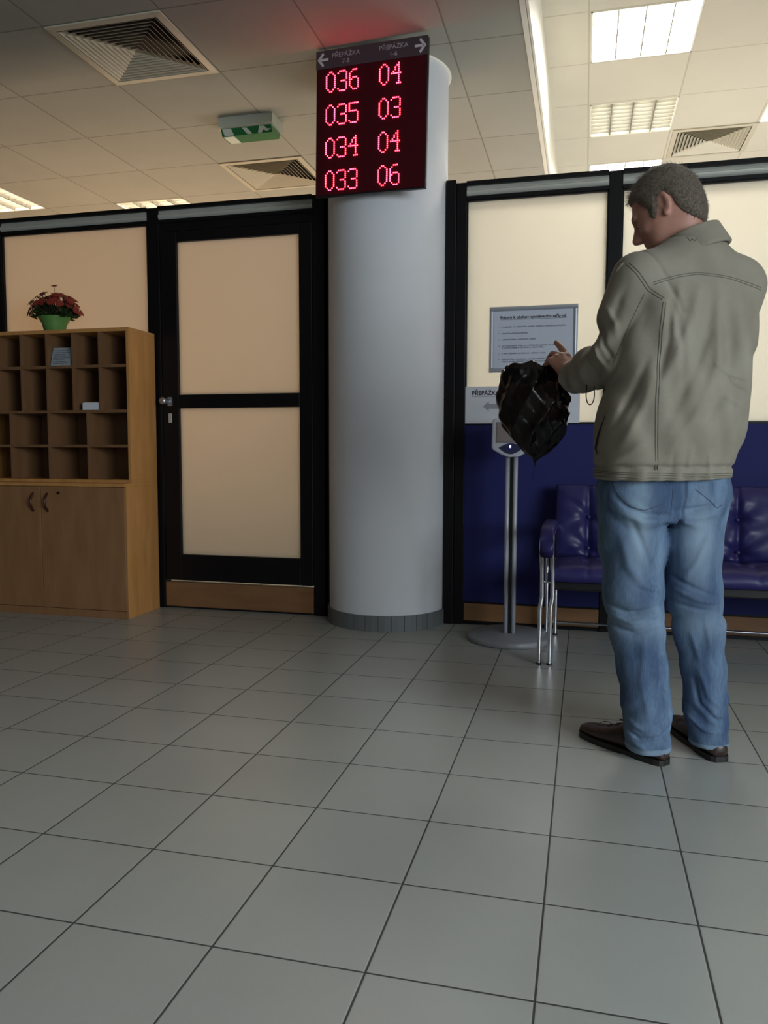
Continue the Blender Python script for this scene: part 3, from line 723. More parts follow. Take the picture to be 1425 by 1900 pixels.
MB().tube([(-0.066, 2.15, 0.065), (1.98, 2.15, 0.065)], 0.0075, 12).build('stretcher', CHROME, bn)
MB().tube([(-0.066, 1.80, 0.335), (1.98, 1.80, 0.335)], 0.012, 12).build('cross_bar', BLACKP, bn)

# ================================================================== person: implicit-surface modelling
def rot_from(fwd, up):
    f = Vector(fwd).normalized(); r = f.cross(Vector(up)).normalized(); u = r.cross(f)
    return np.array([[r.x, r.y, r.z], [f.x, f.y, f.z], [u.x, u.y, u.z]])   # rows: right, forward, up
def s_cone(a, b, r1, r2):
    a = np.array(a, float); b = np.array(b, float); ba = b - a; L2 = ba @ ba
    def f(P):
        pa = P - a; h = np.clip((pa @ ba) / L2, 0, 1)
        return np.linalg.norm(pa - h[:, None] * ba, axis=1) - (r1 + (r2 - r1) * h)
    return f
def s_ell(c, rad, R=np.eye(3)):
    c = np.array(c, float); rad = np.array(rad, float)
    def f(P):
        q = (P - c) @ R.T; k0 = np.linalg.norm(q / rad, axis=1); k1 = np.linalg.norm(q / rad ** 2, axis=1)
        return k0 * (k0 - 1) / np.maximum(k1, 1e-9)
    return f
def s_chain(pts, rs, k=0.0):
    fs = [s_cone(pts[i], pts[i + 1], rs[i], rs[i + 1]) for i in range(len(pts) - 1)]
    return lambda P: smin_all([g(P) for g in fs], k)
def smin(a, b, k):
    if np.isscalar(k) and k <= 0: return np.minimum(a, b)
    h = np.maximum(k - np.abs(a - b), 0) / k
    return np.minimum(a, b) - h * h * k * 0.25
def smin_all(L, k):
    d = L[0]
    for e in L[1:]: d = smin(d, e, k)
    return d
def smax(a, b, k): return -smin(-a, -b, k)
def s_union(fs, k): return lambda P: smin_all([g(P) for g in fs], k)
def s_column(tab, th, n=2.3):
    """upright body: table of (z, cx, cy, a, b), half widths a sideways and b front-back, turned by th"""
    T = np.array(tab); zz = T[:, 0]; c, s = math.cos(th), math.sin(th)
    def f(P):
        z = P[:, 2]; g = [np.interp(z, zz, T[:, i]) for i in range(1, 5)]
        x = P[:, 0] - g[0]; y = P[:, 1] - g[1]
        u = x * c + y * s; v = -x * s + y * c
        k = (np.abs(u / g[2]) ** n + np.abs(v / g[3]) ** n) ** (1 / n)
        d = (k - 1) * np.minimum(g[2], g[3])
        return smax(d, np.maximum(z - zz[-1], zz[0] - z), 0.01)
    return f
def surface(f, lo, hi, h, B=14):
    """surface nets on sparse blocks"""
    lo = np.array(lo, float); nb = np.ceil((np.array(hi) - lo) / (h * B)).astype(int)
    bi = np.stack(np.meshgrid(*[np.arange(k) for k in nb], indexing='ij'), -1).reshape(-1, 3)
    cen = lo + (bi + 0.5) * B * h; d = f(cen); keep = bi[np.abs(d) < B * h * 0.87 * 1.9 + 0.01]
    G = nb * B + 2; key = lambda I: (I[..., 0].astype(np.int64) * G[1] + I[..., 1]) * G[2] + I[..., 2]
    loc = np.stack(np.meshgrid(*[np.arange(B + 1)] * 3, indexing='ij'), -1).reshape(-1, 3)
    VK = []; VP = []; Q = []
    corners = [(a, b, c) for a in (0, 1) for b in (0, 1) for c in (0, 1)]
    edges = [(p, q) for p in range(8) for q in range(p + 1, 8) if sum(abs(corners[p][i] - corners[q][i]) for i in range(3)) == 1]
    for b0 in range(0, len(keep), 64):
        for blk in keep[b0:b0 + 64]:
            base = blk * B; I = base + loc; D = f(lo + I * h).reshape(B + 1, B + 1, B + 1)
            S = D < 0
            if S.all() or not S.any(): continue
            C8 = np.stack([D[a:a + B, b:b + B, c:c + B] for a, b, c in corners], -1); s8 = C8 < 0
            act = s8.any(-1) & ~s8.all(-1); idx = np.argwhere(act); c8 = C8[act]
            acc = np.zeros((len(idx), 3)); cnt = np.zeros(len(idx))
            for p, q in edges:
                dp, dq = c8[:, p], c8[:, q]; m = (dp < 0) != (dq < 0)
                t = np.where(m, dp / np.where(m, dp - dq, 1), 0)
                pp = np.array(corners[p]) + t[:, None] * (np.array(corners[q]) - np.array(corners[p]))
                acc += pp * m[:, None]; cnt += m
            VK.append(key(base + idx)); VP.append(lo + (base + idx + acc / cnt[:, None]) * h)
            for ax in range(3):
                sl = [slice(0, B)] * 3; sh = [slice(0, B)] * 3; sh[ax] = slice(1, B + 1)
                a = S[tuple(sl)]; c = S[tuple(sh)]; e = np.argwhere(a != c); fl = a[tuple(e.T)]
                e = e + base; o1 = np.zeros(3, int); o2 = np.zeros(3, int); o1[(ax + 1) % 3] = 1; o2[(ax + 2) % 3] = 1
                q = np.stack([key(e - o1 - o2), key(e - o2), key(e), key(e - o1)], -1)
                q[~fl] = q[~fl][:, ::-1]; Q.append(q)
    VK = np.concatenate(VK); VP = np.concatenate(VP); Q = np.concatenate(Q)
    uk, ui = np.unique(VK, return_index=True); VP = VP[ui]
    pos = np.searchsorted(uk, Q); ok = (pos < len(uk)).all(1); pos = np.minimum(pos, len(uk) - 1)
    ok &= (uk[pos] == Q).all(1)
    return VP, pos[ok]
def mesh_np(name, V, F, m, parent, smooth=True):
    me = bpy.data.meshes.new(name); me.vertices.add(len(V)); me.vertices.foreach_set('co', V.astype(np.float32).ravel())
    me.loops.add(F.size); me.loops.foreach_set('vertex_index', F.ravel().astype(np.int32))
    me.polygons.add(len(F)); me.polygons.foreach_set('loop_start', np.arange(0, F.size, F.shape[1]).astype(np.int32))
    me.update(calc_edges=True); me.validate()
    me.polygons.foreach_set('use_smooth', [smooth] * len(me.polygons))
    for mm in (m if isinstance(m, (list, tuple)) else [m]): me.materials.append(mm)
    o = bpy.data.objects.new(name, me); COL.objects.link(o)
    if parent: parent_keep(o, parent)
    return o
def guard(f, lo, hi, m=0.09):
    """skip a detail's formula for blocks of space that lie well away from it"""
    lo = np.array(lo) - m; hi = np.array(hi) + m
    def g(P):
        if len(P) != 3375: return f(P)
        if (P.max(0) < lo).any() or (P.min(0) > hi).any(): return np.full(len(P), m)
        return f(P)
    return g
def gauss(x, s): return np.exp(-(x / s) ** 2)

TH = math.radians(25)                       # the body faces away, turned 25 degrees to its left
FW = np.array([-math.sin(TH), math.cos(TH), 0]); RT = np.array([math.cos(TH), math.sin(TH), 0]); UP = np.array([0, 0, 1.0])
man = thing('person', (0.33, 0.65, 0), 'man in a grey-green jacket and blue jeans, seen from behind, holding a black bag', 'person')

# joints
SHL = np.array([0.198, 0.578, 1.430]); ELL = np.array([0.155, 0.610, 1.225]); WRL = np.array([0.022, 0.790, 1.168])
SHR = np.array([0.492, 0.715, 1.430]); ELR = np.array([0.445, 0.860, 1.190]); WRR = np.array([0.205, 0.945, 1.205])
HC = np.array([0.283, 0.685, 1.655])        # head centre
azh = math.radians(-72); pit = math.radians(-30)
hf = np.array([math.sin(azh) * math.cos(pit), math.cos(azh) * math.cos(pit), math.sin(pit)])
hu = np.array([math.sin(azh) * math.sin(-pit), math.cos(azh) * math.sin(-pit), math.cos(pit)])
HR = rot_from(hf, hu)
def H(x, y, z): return HC + HR.T @ np.array([x, y, z])          # head local: right, forward, up

def head_sdf():
    E = lambda c, r, R=None: s_ell(H(*c), r, HR if R is None else R)
    parts = [E((0, -0.012, 0.030), (0.078, 0.096, 0.090)), E((0, 0.020, -0.030), (0.062, 0.070, 0.082)),
             E((0, 0.048, -0.082), (0.040, 0.036, 0.030)), E((0, -0.046, -0.008), (0.066, 0.050, 0.060))]
    f1 = s_union(parts, 0.045)
    add = [E((0, 0.078, 0.026), (0.048, 0.018, 0.014)),                    # brow
           s_cone(H(0, 0.084, 0.016), H(0, 0.112, -0.024), 0.008, 0.0125),  # nose
           E((-0.011, 0.100, -0.030), (0.008, 0.010, 0.008)), E((0.011, 0.100, -0.030), (0.008, 0.010, 0.008)),
           E((-0.036, 0.060, -0.022), (0.020, 0.022, 0.018)), E((0.036, 0.060, -0.022), (0.020, 0.022, 0.018)),
           E((0, 0.088, -0.054), (0.022, 0.010, 0.006)), E((0, 0.086, -0.064), (0.019, 0.010, 0.006)),
           E((0, 0.080, -0.094), (0.020, 0.016, 0.016))]
    eyes = [E((sx * 0.031, 0.088, 0.006), (0.017, 0.016, 0.012)) for sx in (-1, 1)]
    balls = [E((sx * 0.031, 0.074, 0.004), (0.012, 0.012, 0.012)) for sx in (-1, 1)]
    mouth = E((0, 0.098, -0.059), (0.022, 0.006, 0.0016))
    def ear(sx):
        out = E((sx * 0.077, -0.012, -0.002), (0.010, 0.019, 0.032)); 
        Rl = rot_from(HR.T @ np.array([sx * 0.55, 0.83, 0.0]), HR[2])
        shell = s_ell(H(sx * 0.081, -0.014, 0.0), (0.0065, 0.020, 0.0325), rot_from(HR.T @ np.array([-sx * 0.42, 0.9, 0.12]), HR[2]))
        dish = s_ell(H(sx * 0.088, -0.008, 0.004), (0.007, 0.011, 0.019), rot_from(HR.T @ np.array([-sx * 0.42, 0.9, 0.12]), HR[2]))
        lobe = E((sx * 0.078, -0.004, -0.031), (0.006, 0.008, 0.009))
        return shell, dish, lobe
    ears = [ear(-1), ear(1)]
    neck = s_chain([H(0, -0.040, -0.045), HC + np.array([0.055, -0.010, -0.115]), np.array([0.362, 0.660, 1.46])], [0.052, 0.058, 0.075])
    def f(P):
        d = f1(P)
        d = smin(d, neck(P), 0.03)
        for g in add: d = smin(d, g(P), 0.012)
        for g in eyes: d = smax(d, -g(P), 0.012)
        for g in balls: d = smin(d, g(P), 0.003)
        d = smax(d, -mouth(P), 0.004)
        for sh, di, lo_ in ears:
            e = smax(sh(P), -di(P), 0.004); e = smin(e, lo_(P), 0.008); d = smin(d, e, 0.006)
        return d
    return f, lambda P: smin(f1(P), neck(P), 0.03)
head_f, skull_f = head_sdf()

def hand(wr, fwd, up, side, curls, thumb, scale=1.0, spread=0.10):
    """palm and five fingers; fwd to the knuckles, up = back of hand, side +1 thumb towards local right"""
    R = rot_from(fwd, up); P0 = np.array(wr)
    T = lambda x, y, z: P0 + R.T @ (np.array([x * side, y, z]) * scale)
    fs = [s_chain([T(0, -0.03, 0), T(0, 0.01, 0)], [0.027 * scale, 0.026 * scale])]
    palm = [s_cone(T(0.030, 0.075, 0), T(0.008, 0.015, 0), 0.0125 * scale, 0.018 * scale), s_cone(T(0.010, 0.082, 0.002), T(0.003, 0.015, 0), 0.0125 * scale, 0.018 * scale),
            s_cone(T(-0.010, 0.080, 0.001), T(-0.004, 0.015, 0), 0.012 * scale, 0.018 * scale), s_cone(T(-0.029, 0.072, -0.001), T(-0.010, 0.015, 0), 0.011 * scale, 0.016 * scale),
            s_cone(T(0.018, 0.020, -0.010), T(0.034, 0.048, -0.014), 0.016 * scale, 0.013 * scale)]
    fs.append(s_union(palm, 0.014))
    Lf = [(0.030, 0.078, (0.038, 0.023, 0.018), 0.0115), (0.010, 0.085, (0.043, 0.026, 0.020), 0.0102), (-0.010, 0.082, (0.041, 0.026, 0.020), 0.0085), (-0.029, 0.074, (0.032, 0.020, 0.018), 0.0076)]
    fingers = []
    for i, (x, y, segs, r) in enumerate(Lf):
        p = np.array([x, y, 0.0]); ang = 0.0; pts = [T(*p)]; rs = [r * scale * 1.12]; sp = (1.5 - i) * spread
        for j, sL in enumerate(segs):
            ang += curls[i][j]
            d = np.array([math.sin(sp) * math.cos(ang), math.cos(sp) * math.cos(ang), -math.sin(ang)]); p = p + d * sL
            pts.append(T(*p)); rs.append(r * scale * (1 - 0.09 * (j + 1)))
        fingers.append(s_chain(pts, rs))
    p = np.array([0.030, 0.040, -0.012]); pts = [T(*p)]; rs = [0.0125 * scale]
    for (d, sL, r) in thumb:
        d = np.array(d, float); d /= np.linalg.norm(d); p = p + d * sL; pts.append(T(*p)); rs.append(r * scale)
    fingers.append(s_chain(pts, rs))
    def f(Q):
        d = smin_all([g(Q) for g in fs], 0.018)
        fd = None
        for g in fingers: d_ = g(Q); fd = d_ if fd is None else np.minimum(fd, d_)
        return smin(d, fd, 0.006)
    return f, R, T, np.array(pts[-1])
# left hand: open, thumb and forefinger raised, the others reaching the rim of the bag
LH, LR_, LT_, _ = hand(WRL + np.array([-0.012, 0.014, 0.010]), (-0.42, 0.36, 0.66), (0.50, -0.80, 0.33), 1,
          [(0.10, 0.15, 0.1), (0.62, 0.75, 0.5), (1.0, 0.7, 0.4), (1.15, 0.8, 0.5)], [((0.75, 0.55, -0.35), 0.036, 0.0115), ((0.45, 0.9, -0.2), 0.030, 0.0095)], 1.08)
RHd, RR_, RT_, _ = hand(WRR + np.array([-0.02, 0.0, 0.0]), (-0.97, -0.02, 0.18), (0.15, 0.35, 0.9), 1,
          [(0.5, 0.9, 0.6)] * 4, [((0.5, 0.7, -0.9), 0.036, 0.0105), ((-0.2, 0.9, -0.6), 0.030, 0.009)], 1.0, 0.04)

LEGL = [(0.217, 0.655, 0.88), (0.213, 0.650, 0.80), (0.210, 0.645, 0.646), (0.216, 0.630, 0.497), (0.229, 0.615, 0.383), (0.247, 0.600, 0.270), (0.259, 0.586, 0.172), (0.266, 0.572, 0.050)]
LRAD = [0.105, 0.108, 0.096, 0.085, 0.077, 0.070, 0.067, 0.069]
LEGR = [(0.378, 0.715, 0.88), (0.388, 0.705, 0.80), (0.385, 0.690, 0.646), (0.397, 0.680, 0.497), (0.415, 0.670, 0.382), (0.430, 0.660, 0.267), (0.438, 0.655, 0.167), (0.450, 0.648, 0.050)]
RRAD = [0.105, 0.106, 0.088, 0.078, 0.070, 0.062, 0.059, 0.060]

torso_in = s_column([(0.80, 0.300, 0.675, 0.150, 0.105), (0.95, 0.300, 0.665, 0.160, 0.11), (1.20, 0.335, 0.65, 0.170, 0.11), (1.38, 0.345, 0.65, 0.165, 0.10), (1.46, 0.35, 0.655, 0.12, 0.075), (1.5, 0.36, 0.655, 0.07, 0.06)], TH)
leg_in_l = s_chain([np.array(p) * [1, 1, 1] for p in LEGL[:-1]] + [np.array([0.262, 0.585, 0.07])], [r * 0.74 for r in LRAD], 0.02)
leg_in_r = s_chain([np.array(p) for p in LEGR[:-1]] + [np.array([0.448, 0.650, 0.07])], [r * 0.74 for r in RRAD], 0.02)
foot_l = s_cone((0.262, 0.585, 0.052), (0.14, 0.676, 0.030), 0.028, 0.014); foot_r = s_cone((0.448, 0.655, 0.052), (0.395, 0.81, 0.030), 0.028, 0.014)
arms_in = s_union([s_chain([SHL, ELL, WRL], [0.055, 0.042, 0.029]), s_chain([SHR, ELR, WRR], [0.055, 0.042, 0.029])], 0.02)
head_f = guard(head_f, HC - 0.2, HC + 0.16); LH = guard(LH, WRL - 0.17, WRL + 0.17); RHd = guard(RHd, WRR - 0.2, WRR + 0.2)
body_parts = [torso_in, leg_in_l, leg_in_r, foot_l, foot_r, arms_in]
def body_f(P):
    d = smin_all([g(P) for g in body_parts], 0.03)
    d = smin(d, head_f(P), 0.02); d = smin(d, LH(P), 0.008); d = smin(d, RHd(P), 0.008)
    return d
SKIN = mat('skin', rgb(180, 134, 118), 0.55, color2=rgb(166, 116, 100), vscale=14, bump=0.10, bscale=220)
V, F = surface(body_f, (-0.12, 0.40, 0.0), (0.66, 1.02, 1.80), 0.0034)
# finer mesh is not needed elsewhere: one continuous skin surface
bodyo = mesh_np('body', V, F, SKIN, man)

# ---------------- hair
HPOLY = np.array([(0.12, 0.12), (0.085, 0.080), (0.055, 0.068), (0.046, 0.040), (0.034, 0.013), (0.038, -0.016), (0.028, -0.026), (0.008, -0.003), (-0.006, 0.022), (-0.026, 0.026), (-0.038, 0.0), (-0.036, -0.03), (-0.042, -0.052), (-0.055, -0.075), (-0.075, -0.100), (-0.20, -0.11), (-0.20, 0.30), (0.12, 0.30)])                    # hairline seen from the side: (forward, up) about the head centre
def hair_mask(P):
    q = (P - HC) @ HR.T; y, z = q[:, 1], q[:, 2]; n = len(HPOLY)
    d = np.full(len(P), 9.0); ins = np.zeros(len(P), bool)
    for i in range(n):
        a, b = HPOLY[i], HPOLY[(i + 1) % n]; e = b - a
        wy, wz = y - a[0], z - a[1]; t = np.clip((wy * e[0] + wz * e[1]) / (e @ e), 0, 1)
        d = np.minimum(d, np.hypot(wy - t * e[0], wz - t * e[1]))
        c = (a[1] > z) != (b[1] > z); xi = a[0] + (z - a[1]) / (e[1] if abs(e[1]) > 1e-9 else 1e-9) * e[0]
        ins ^= c & (y < xi)
    return np.where(ins, d, -d)
def hair_f(P):
    mk = hair_mask(P); d = skull_f(P) - np.clip(0.0022 + 0.28 * mk, 0.0022, 0.0065)
    q = (P - HC) @ HR.T
    top = np.clip((q[:, 2] - 0.03) / 0.08, 0, 1); d = d - 0.007 * top
    n = 0.0007 * np.sin(q[:, 0] * 310 + 3 * np.sin(q[:, 1] * 90)) * np.sin(q[:, 1] * 170 + 2 * np.sin(q[:, 2] * 160))
    return smax(d + n, -mk, 0.004)
HAIRM = mat('short_hair', rgb(66, 57, 48), 0.62, color2=rgb(104, 90, 74), vscale=150, bump=0.7, bscale=420, sheen=0.15)
V, F = surface(hair_f, HC - 0.16, HC + 0.16, 0.0030)
hairo = mesh_np('hair', V, F, HAIRM, man)
# short strands over the cap of hair
hv = V; hb = MB()
tri_n = 7000; ids = rng.randint(0, len(F), tri_n)
fc = V[F[ids]].mean(1); e1 = V[F[ids, 1]] - V[F[ids, 0]]; e2 = V[F[ids, 2]] - V[F[ids, 0]]; nn = np.cross(e1, e2); nn /= np.linalg.norm(nn, axis=1)[:, None] + 1e-9
qh = (fc - HC) @ HR.T
outw = (fc - HC) / np.linalg.norm(fc - HC, axis=1)[:, None]
nn *= np.sign((nn * outw).sum(1))[:, None]
flow = HR.T @ np.array([0, 0.25, -0.9])
vs = []; fs = []
for i in range(tri_n):
    if (nn[i] @ outw[i]) < 0.35: continue
    up_ = np.clip(qh[i, 2] / 0.1, 0, 1)
    fl = flow if qh[i, 2] < 0.06 else HR.T @ np.array([0, 0.8, -0.1])
    d = nn[i] * 0.55 + fl * 0.75 + rng.normal(0, .2, 3); d /= np.linalg.norm(d)
    L_ = 0.009 + 0.008 * up_ + rng.rand() * 0.004
    s_ = np.cross(d, nn[i]); s_ /= np.linalg.norm(s_) + 1e-9
    b = fc[i] - nn[i] * 0.001; k = len(vs)
    vs += [b - s_ * 0.0006, b + s_ * 0.0006, b + d * L_]; fs.append((k, k + 1, k + 2))
so = hb.add(vs, fs, True).build('hair_strands', HAIRM, hairo, fix=False)

# ---------------- jacket
JTAB = [(0.845, 0.292, 0.662, 0.200, 0.150), (0.885, 0.292, 0.662, 0.205, 0.152), (0.90, 0.294, 0.661, 0.209, 0.156), (1.00, 0.310, 0.657, 0.216, 0.160), (1.12, 0.324, 0.652, 0.217, 0.158),
        (1.25, 0.338, 0.648, 0.216, 0.150), (1.36, 0.346, 0.648, 0.205, 0.138), (1.43, 0.350, 0.650, 0.180, 0.118), (1.49, 0.356, 0.655, 0.125, 0.092), (1.54, 0.362, 0.660, 0.080, 0.072)]
jt = s_column(JTAB, TH, 2.35)
sh_l = s_chain([np.array([0.345, 0.650, 1.50]), SHL + [0.01, 0.0, 0.010]], [0.062, 0.070])
sh_r = s_chain([np.array([0.365, 0.660, 1.50]), SHR + [-0.01, 0, 0.005]], [0.062, 0.072])
sl_l = s_chain([SHL, SHL * .5 + ELL * .5 + [-.008, -.006, 0], ELL, ELL * .45 + WRL * .55, WRL], [0.074, 0.073, 0.072, 0.063, 0.053], 0.03)
sl_r = s_chain([SHR, ELR, WRR], [0.082, 0.074, 0.054], 0.03)
def warp(P, s, a): 
    return P + a * np.stack([np.sin(P[:, 1] * s + P[:, 2] * s * .7), np.sin(P[:, 2] * s * .8 + 1.7), np.sin(P[:, 0] * s + P[:, 1] * s * .6 + .5)], 1)
FOLD_J = [([(0.311, 1.405), (0.307, 1.338), (0.298, 1.264)], 0.012, 0.007), ([(0.365, 1.395), (0.347, 1.307), (0.307, 1.203), (0.27, 1.121)], 0.016, 0.01), ([(0.417, 1.4), (0.422, 1.289), (0.423, 1.185), (0.383, 1.066), (0.3, 0.937)], 0.015, 0.011), ([(0.285, 1.354), (0.284, 1.249), (0.261, 1.144)], 0.01, -0.008), ([(0.392, 1.35), (0.387, 1.261), (0.352, 1.157), (0.284, 1.006)], 0.016, -0.012), ([(0.451, 1.347), (0.458, 1.229), (0.445, 1.11), (0.378, 0.991)], 0.018, -0.009), ([(0.412, 1.178), (0.457, 1.155), (0.511, 1.139)], 0.006, 0.005), ([(0.436, 1.155), (0.473, 1.117), (0.504, 1.106)], 0.006, -0.005), ([(0.446, 1.088), (0.495, 1.068)], 0.006, 0.005), ([(0.409, 0.927), (0.413, 0.872)], 0.006, 0.005), ([(0.358, 0.945), (0.35, 0.871)], 0.008, 0.005), ([(0.308, 0.93), (0.305, 0.871)], 0.007, -0.004), ([(0.16, 0.945), (0.217, 1.053), (0.243, 1.144)], 0.014, 0.008), ([(0.143, 1.007), (0.193, 1.099), (0.228, 1.19)], 0.012, -0.009), ([(0.116, 0.882), (0.16, 0.913), (0.234, 0.96)], 0.012, 0.005)]
FOLD_S = [([(0.208, 1.3), (0.186, 1.24), (0.154, 1.191)], 0.008, -0.01), ([(0.233, 1.322), (0.219, 1.269), (0.199, 1.216)], 0.01, 0.007), ([(0.055, 1.236), (0.067, 1.189), (0.095, 1.149)], 0.006, -0.008), ([(0.077, 1.251), (0.09, 1.212), (0.122, 1.172)], 0.007, 0.008), ([(0.104, 1.289), (0.111, 1.242), (0.139, 1.202)], 0.006, -0.008), ([(0.032, 1.21), (0.039, 1.166), (0.059, 1.126)], 0.007, 0.007), ([(0.113, 1.35), (0.137, 1.303), (0.153, 1.241)], 0.009, 0.008), ([(0.178, 1.423), (0.15, 1.364), (0.129, 1.303)], 0.012, -0.006)]
FOLD_N = [([(0.15, 0.803), (0.19, 0.765), (0.244, 0.746), (0.304, 0.747)], 0.007, -0.008), ([(0.167, 0.752), (0.229, 0.724), (0.302, 0.731)], 0.01, 0.007), ([(0.201, 0.728), (0.231, 0.656), (0.283, 0.537)], 0.01, -0.007), ([(0.168, 0.687), (0.194, 0.59), (0.25, 0.527)], 0.014, 0.008), ([(0.319, 0.758), (0.378, 0.764), (0.454, 0.777)], 0.007, -0.008), ([(0.327, 0.736), (0.394, 0.738), (0.449, 0.75)], 0.01, 0.006), ([(0.432, 0.702), (0.398, 0.614), (0.363, 0.557)], 0.01, 0.006), ([(0.13, 0.472), (0.198, 0.451), (0.294, 0.472)], 0.007, -0.008), ([(0.134, 0.439), (0.206, 0.424), (0.295, 0.448)], 0.007, 0.007), ([(0.141, 0.407), (0.215, 0.394), (0.293, 0.419)], 0.007, -0.007), ([(0.219, 0.526), (0.293, 0.505)], 0.006, -0.006), ([(0.325, 0.555), (0.386, 0.525), (0.455, 0.497)], 0.007, -0.007), ([(0.334, 0.515), (0.402, 0.489), (0.461, 0.481)], 0.007, 0.007), ([(0.339, 0.475), (0.403, 0.462), (0.462, 0.449)], 0.006, -0.006), ([(0.246, 0.38), (0.242, 0.247), (0.268, 0.133)], 0.014, 0.008), ([(0.292, 0.366), (0.292, 0.234), (0.304, 0.136)], 0.008, -0.006), ([(0.191, 0.106), (0.239, 0.077), (0.296, 0.089), (0.327, 0.113)], 0.006, -0.009), ([(0.19, 0.134), (0.246, 0.106), (0.322, 0.141)], 0.008, 0.007), ([(0.2, 0.068), (0.255, 0.051), (0.324, 0.071)], 0.006, 0.006), ([(0.397, 0.251), (0.412, 0.178), (0.458, 0.13), (0.485, 0.127)], 0.006, -0.009), ([(0.409, 0.276), (0.438, 0.197), (0.481, 0.164)], 0.008, 0.008), ([(0.375, 0.134), (0.429, 0.094), (0.482, 0.089)], 0.006, 0.007), ([(0.383, 0.388), (0.408, 0.309)], 0.008, 0.006), ([(0.421, 0.439), (0.444, 0.327)], 0.009, 0.006)]
def creases(P, L):
    """sum of soft ridges (+) and furrows (-) following drawn lines over the cloth, seen as (x, z)"""
    o_ = np.zeros(len(P)); X = P[:, 0]; Z = P[:, 2]
    for pts, w, a in L:
        A = np.array(pts)
        if X.min() > A[:, 0].max() + 3 * w or X.max() < A[:, 0].min() - 3 * w or Z.min() > A[:, 1].max() + 3 * w or Z.max() < A[:, 1].min() - 3 * w: continue
        dd = np.full(len(P), 9.0); tt = np.zeros(len(P)); n = len(A) - 1
        for i in range(n):
            e = A[i + 1] - A[i]; t = np.clip(((X - A[i, 0]) * e[0] + (Z - A[i, 1]) * e[1]) / (e @ e), 0, 1)
            q = np.hypot(X - A[i, 0] - t * e[0], Z - A[i, 1] - t * e[1]); m = q < dd; dd = np.where(m, q, dd); tt = np.where(m, (i + t) / n, tt)
        o_ += a * np.exp(-(dd / w) ** 2) * np.sqrt(np.clip(np.sin(PI * (0.04 + 0.92 * tt)), 0, 1))
    return o_
def jacket_f(P):
    body = smin(smin(jt(P), sh_l(P), 0.06), sh_r(P), 0.06)
    L_ = sl_l(P); R_ = sl_r(P)
    up_k = 0.006 + 0.030 / (1 + np.exp(-(P[:, 2] - 1.34) / 0.02))
    d = smin(smin(body, L_, up_k), R_, 0.035)
    rel = P - np.array([0.335, 0.65, 0]); u = rel @ RT; w = rel @ FW; z = P[:, 2]
    Q = warp(P, 11, 0.012)
    rq = Q - np.array([0.335, 0.65, 0]); uq = rq @ RT
    wt = np.clip((body - L_) / -0.03, 0, 1) * np.clip((body - R_) / -0.03, 0, 1)   # 1 on the torso
    below = 1 / (1 + np.exp((z - 1.38) / 0.02)); hemk = np.clip((z - 0.90) / 0.06, 0, 1)
    # long soft folds falling from the yoke and fanning to the lower left
    s1 = uq + (z - 1.38) * 0.25
    rid = lambda x: 1 - 2 * np.sqrt(np.sin(x) ** 2 + 0.02)
    fold = 0.0035 * rid(s1 * 17 + 0.6) + 0.0045 * np.sin(s1 * 62 + z * 5)
    fold += 0.0030 * np.sin((Q[:, 2] * 22 + uq * 18)) * gauss(z - 1.02, 0.16) * np.clip((u + .02) / .1, 0, 1)
    fold += 0.0040 * rid(Q[:, 2] * 7.5 - uq * 15 + 1) * gauss(z - 1.10, 0.17) * np.clip((0.13 - u) / .1, 0, 1)
    # box pleat shadow at the arm side
    fold += 0.010 * gauss(u + 0.085 + (z - 1.2) * 0.10, 0.012) * gauss(z - 1.26, 0.13)
    d = d + fold * wt * below * (0.35 + 0.65 * hemk)
    if len(P) == 3375 and w.min() < 0.02: d = d - 0.85 * creases(P, FOLD_J) * wt * (w < 0.0)
    # gathers at the hem band
    d = d + wt * 0.006 * gauss(z - 0.888, 0.006) + wt * 0.0022 * np.sin(u * 120) * (z < 0.888) 
    # sleeve folds
    tl = np.clip(((P - SHL) @ (ELL - SHL)) / ((ELL - SHL) @ (ELL - SHL)), 0, 1)
    te = np.linalg.norm(P - ELL, axis=1)
    sf = 0.0100 * np.sin((Q @ np.array([-0.55, 0.15, 0.85])) * 62 + 0.6) * gauss(te - 0.03, 0.10)
    tw = ((P - ELL) @ (WRL - ELL)) / ((WRL - ELL) @ (WRL - ELL))
    sf += 0.005 * np.sin(tw * 20 + Q[:, 2] * 40) * np.clip(tw, 0, 1) * (tw < 1.05)
    sf += 0.004 * np.sin((Q @ np.array([0.4, 0.2, 0.9])) * 48) * (1 - tl)
    wl = np.clip((L_ - body) / -0.02, 0, 1)
    if len(P) == 3375: sf = sf - creases(P, FOLD_S) * (w < 0.08)
    d = d + sf * wl
    # seam groove where the sleeve joins
    arml = np.abs(((P - (SHL + [0.02, 0.01, 0])) @ np.array([-0.80, -0.52, -0.30]))) 
    d = d + 0.004 * gauss(arml, 0.006) * (z > 1.32) * (u < -0.06) * (z < 1.53)
    # openings: hem, cuffs, neck
    cl = (P - WRL) @ ((WRL - ELL) / np.linalg.norm(WRL - ELL)); cr_ = (P - WRR) @ ((WRR - ELR) / np.linalg.norm(WRR - ELR))
    nearl = np.linalg.norm(P - WRL, axis=1) < 0.11; nearr = np.linalg.norm(P - WRR, axis=1) < 0.11
    d = np.where(nearl, smax(d, cl - 0.012, 0.008), d); d = np.where(nearr, smax(d, cr_ - 0.012, 0.008), d)
    d = smax(d, 0.848 - z + 0.004 * np.sin(u * 9), 0.008)
    # hollow cuff
    inn = s_cone(WRL, WRL + (WRL - ELL) * .2, 0.040, 0.046)(P); d = smax(d, -np.where(cl > -0.02, inn, 1), 0.004)
    return d
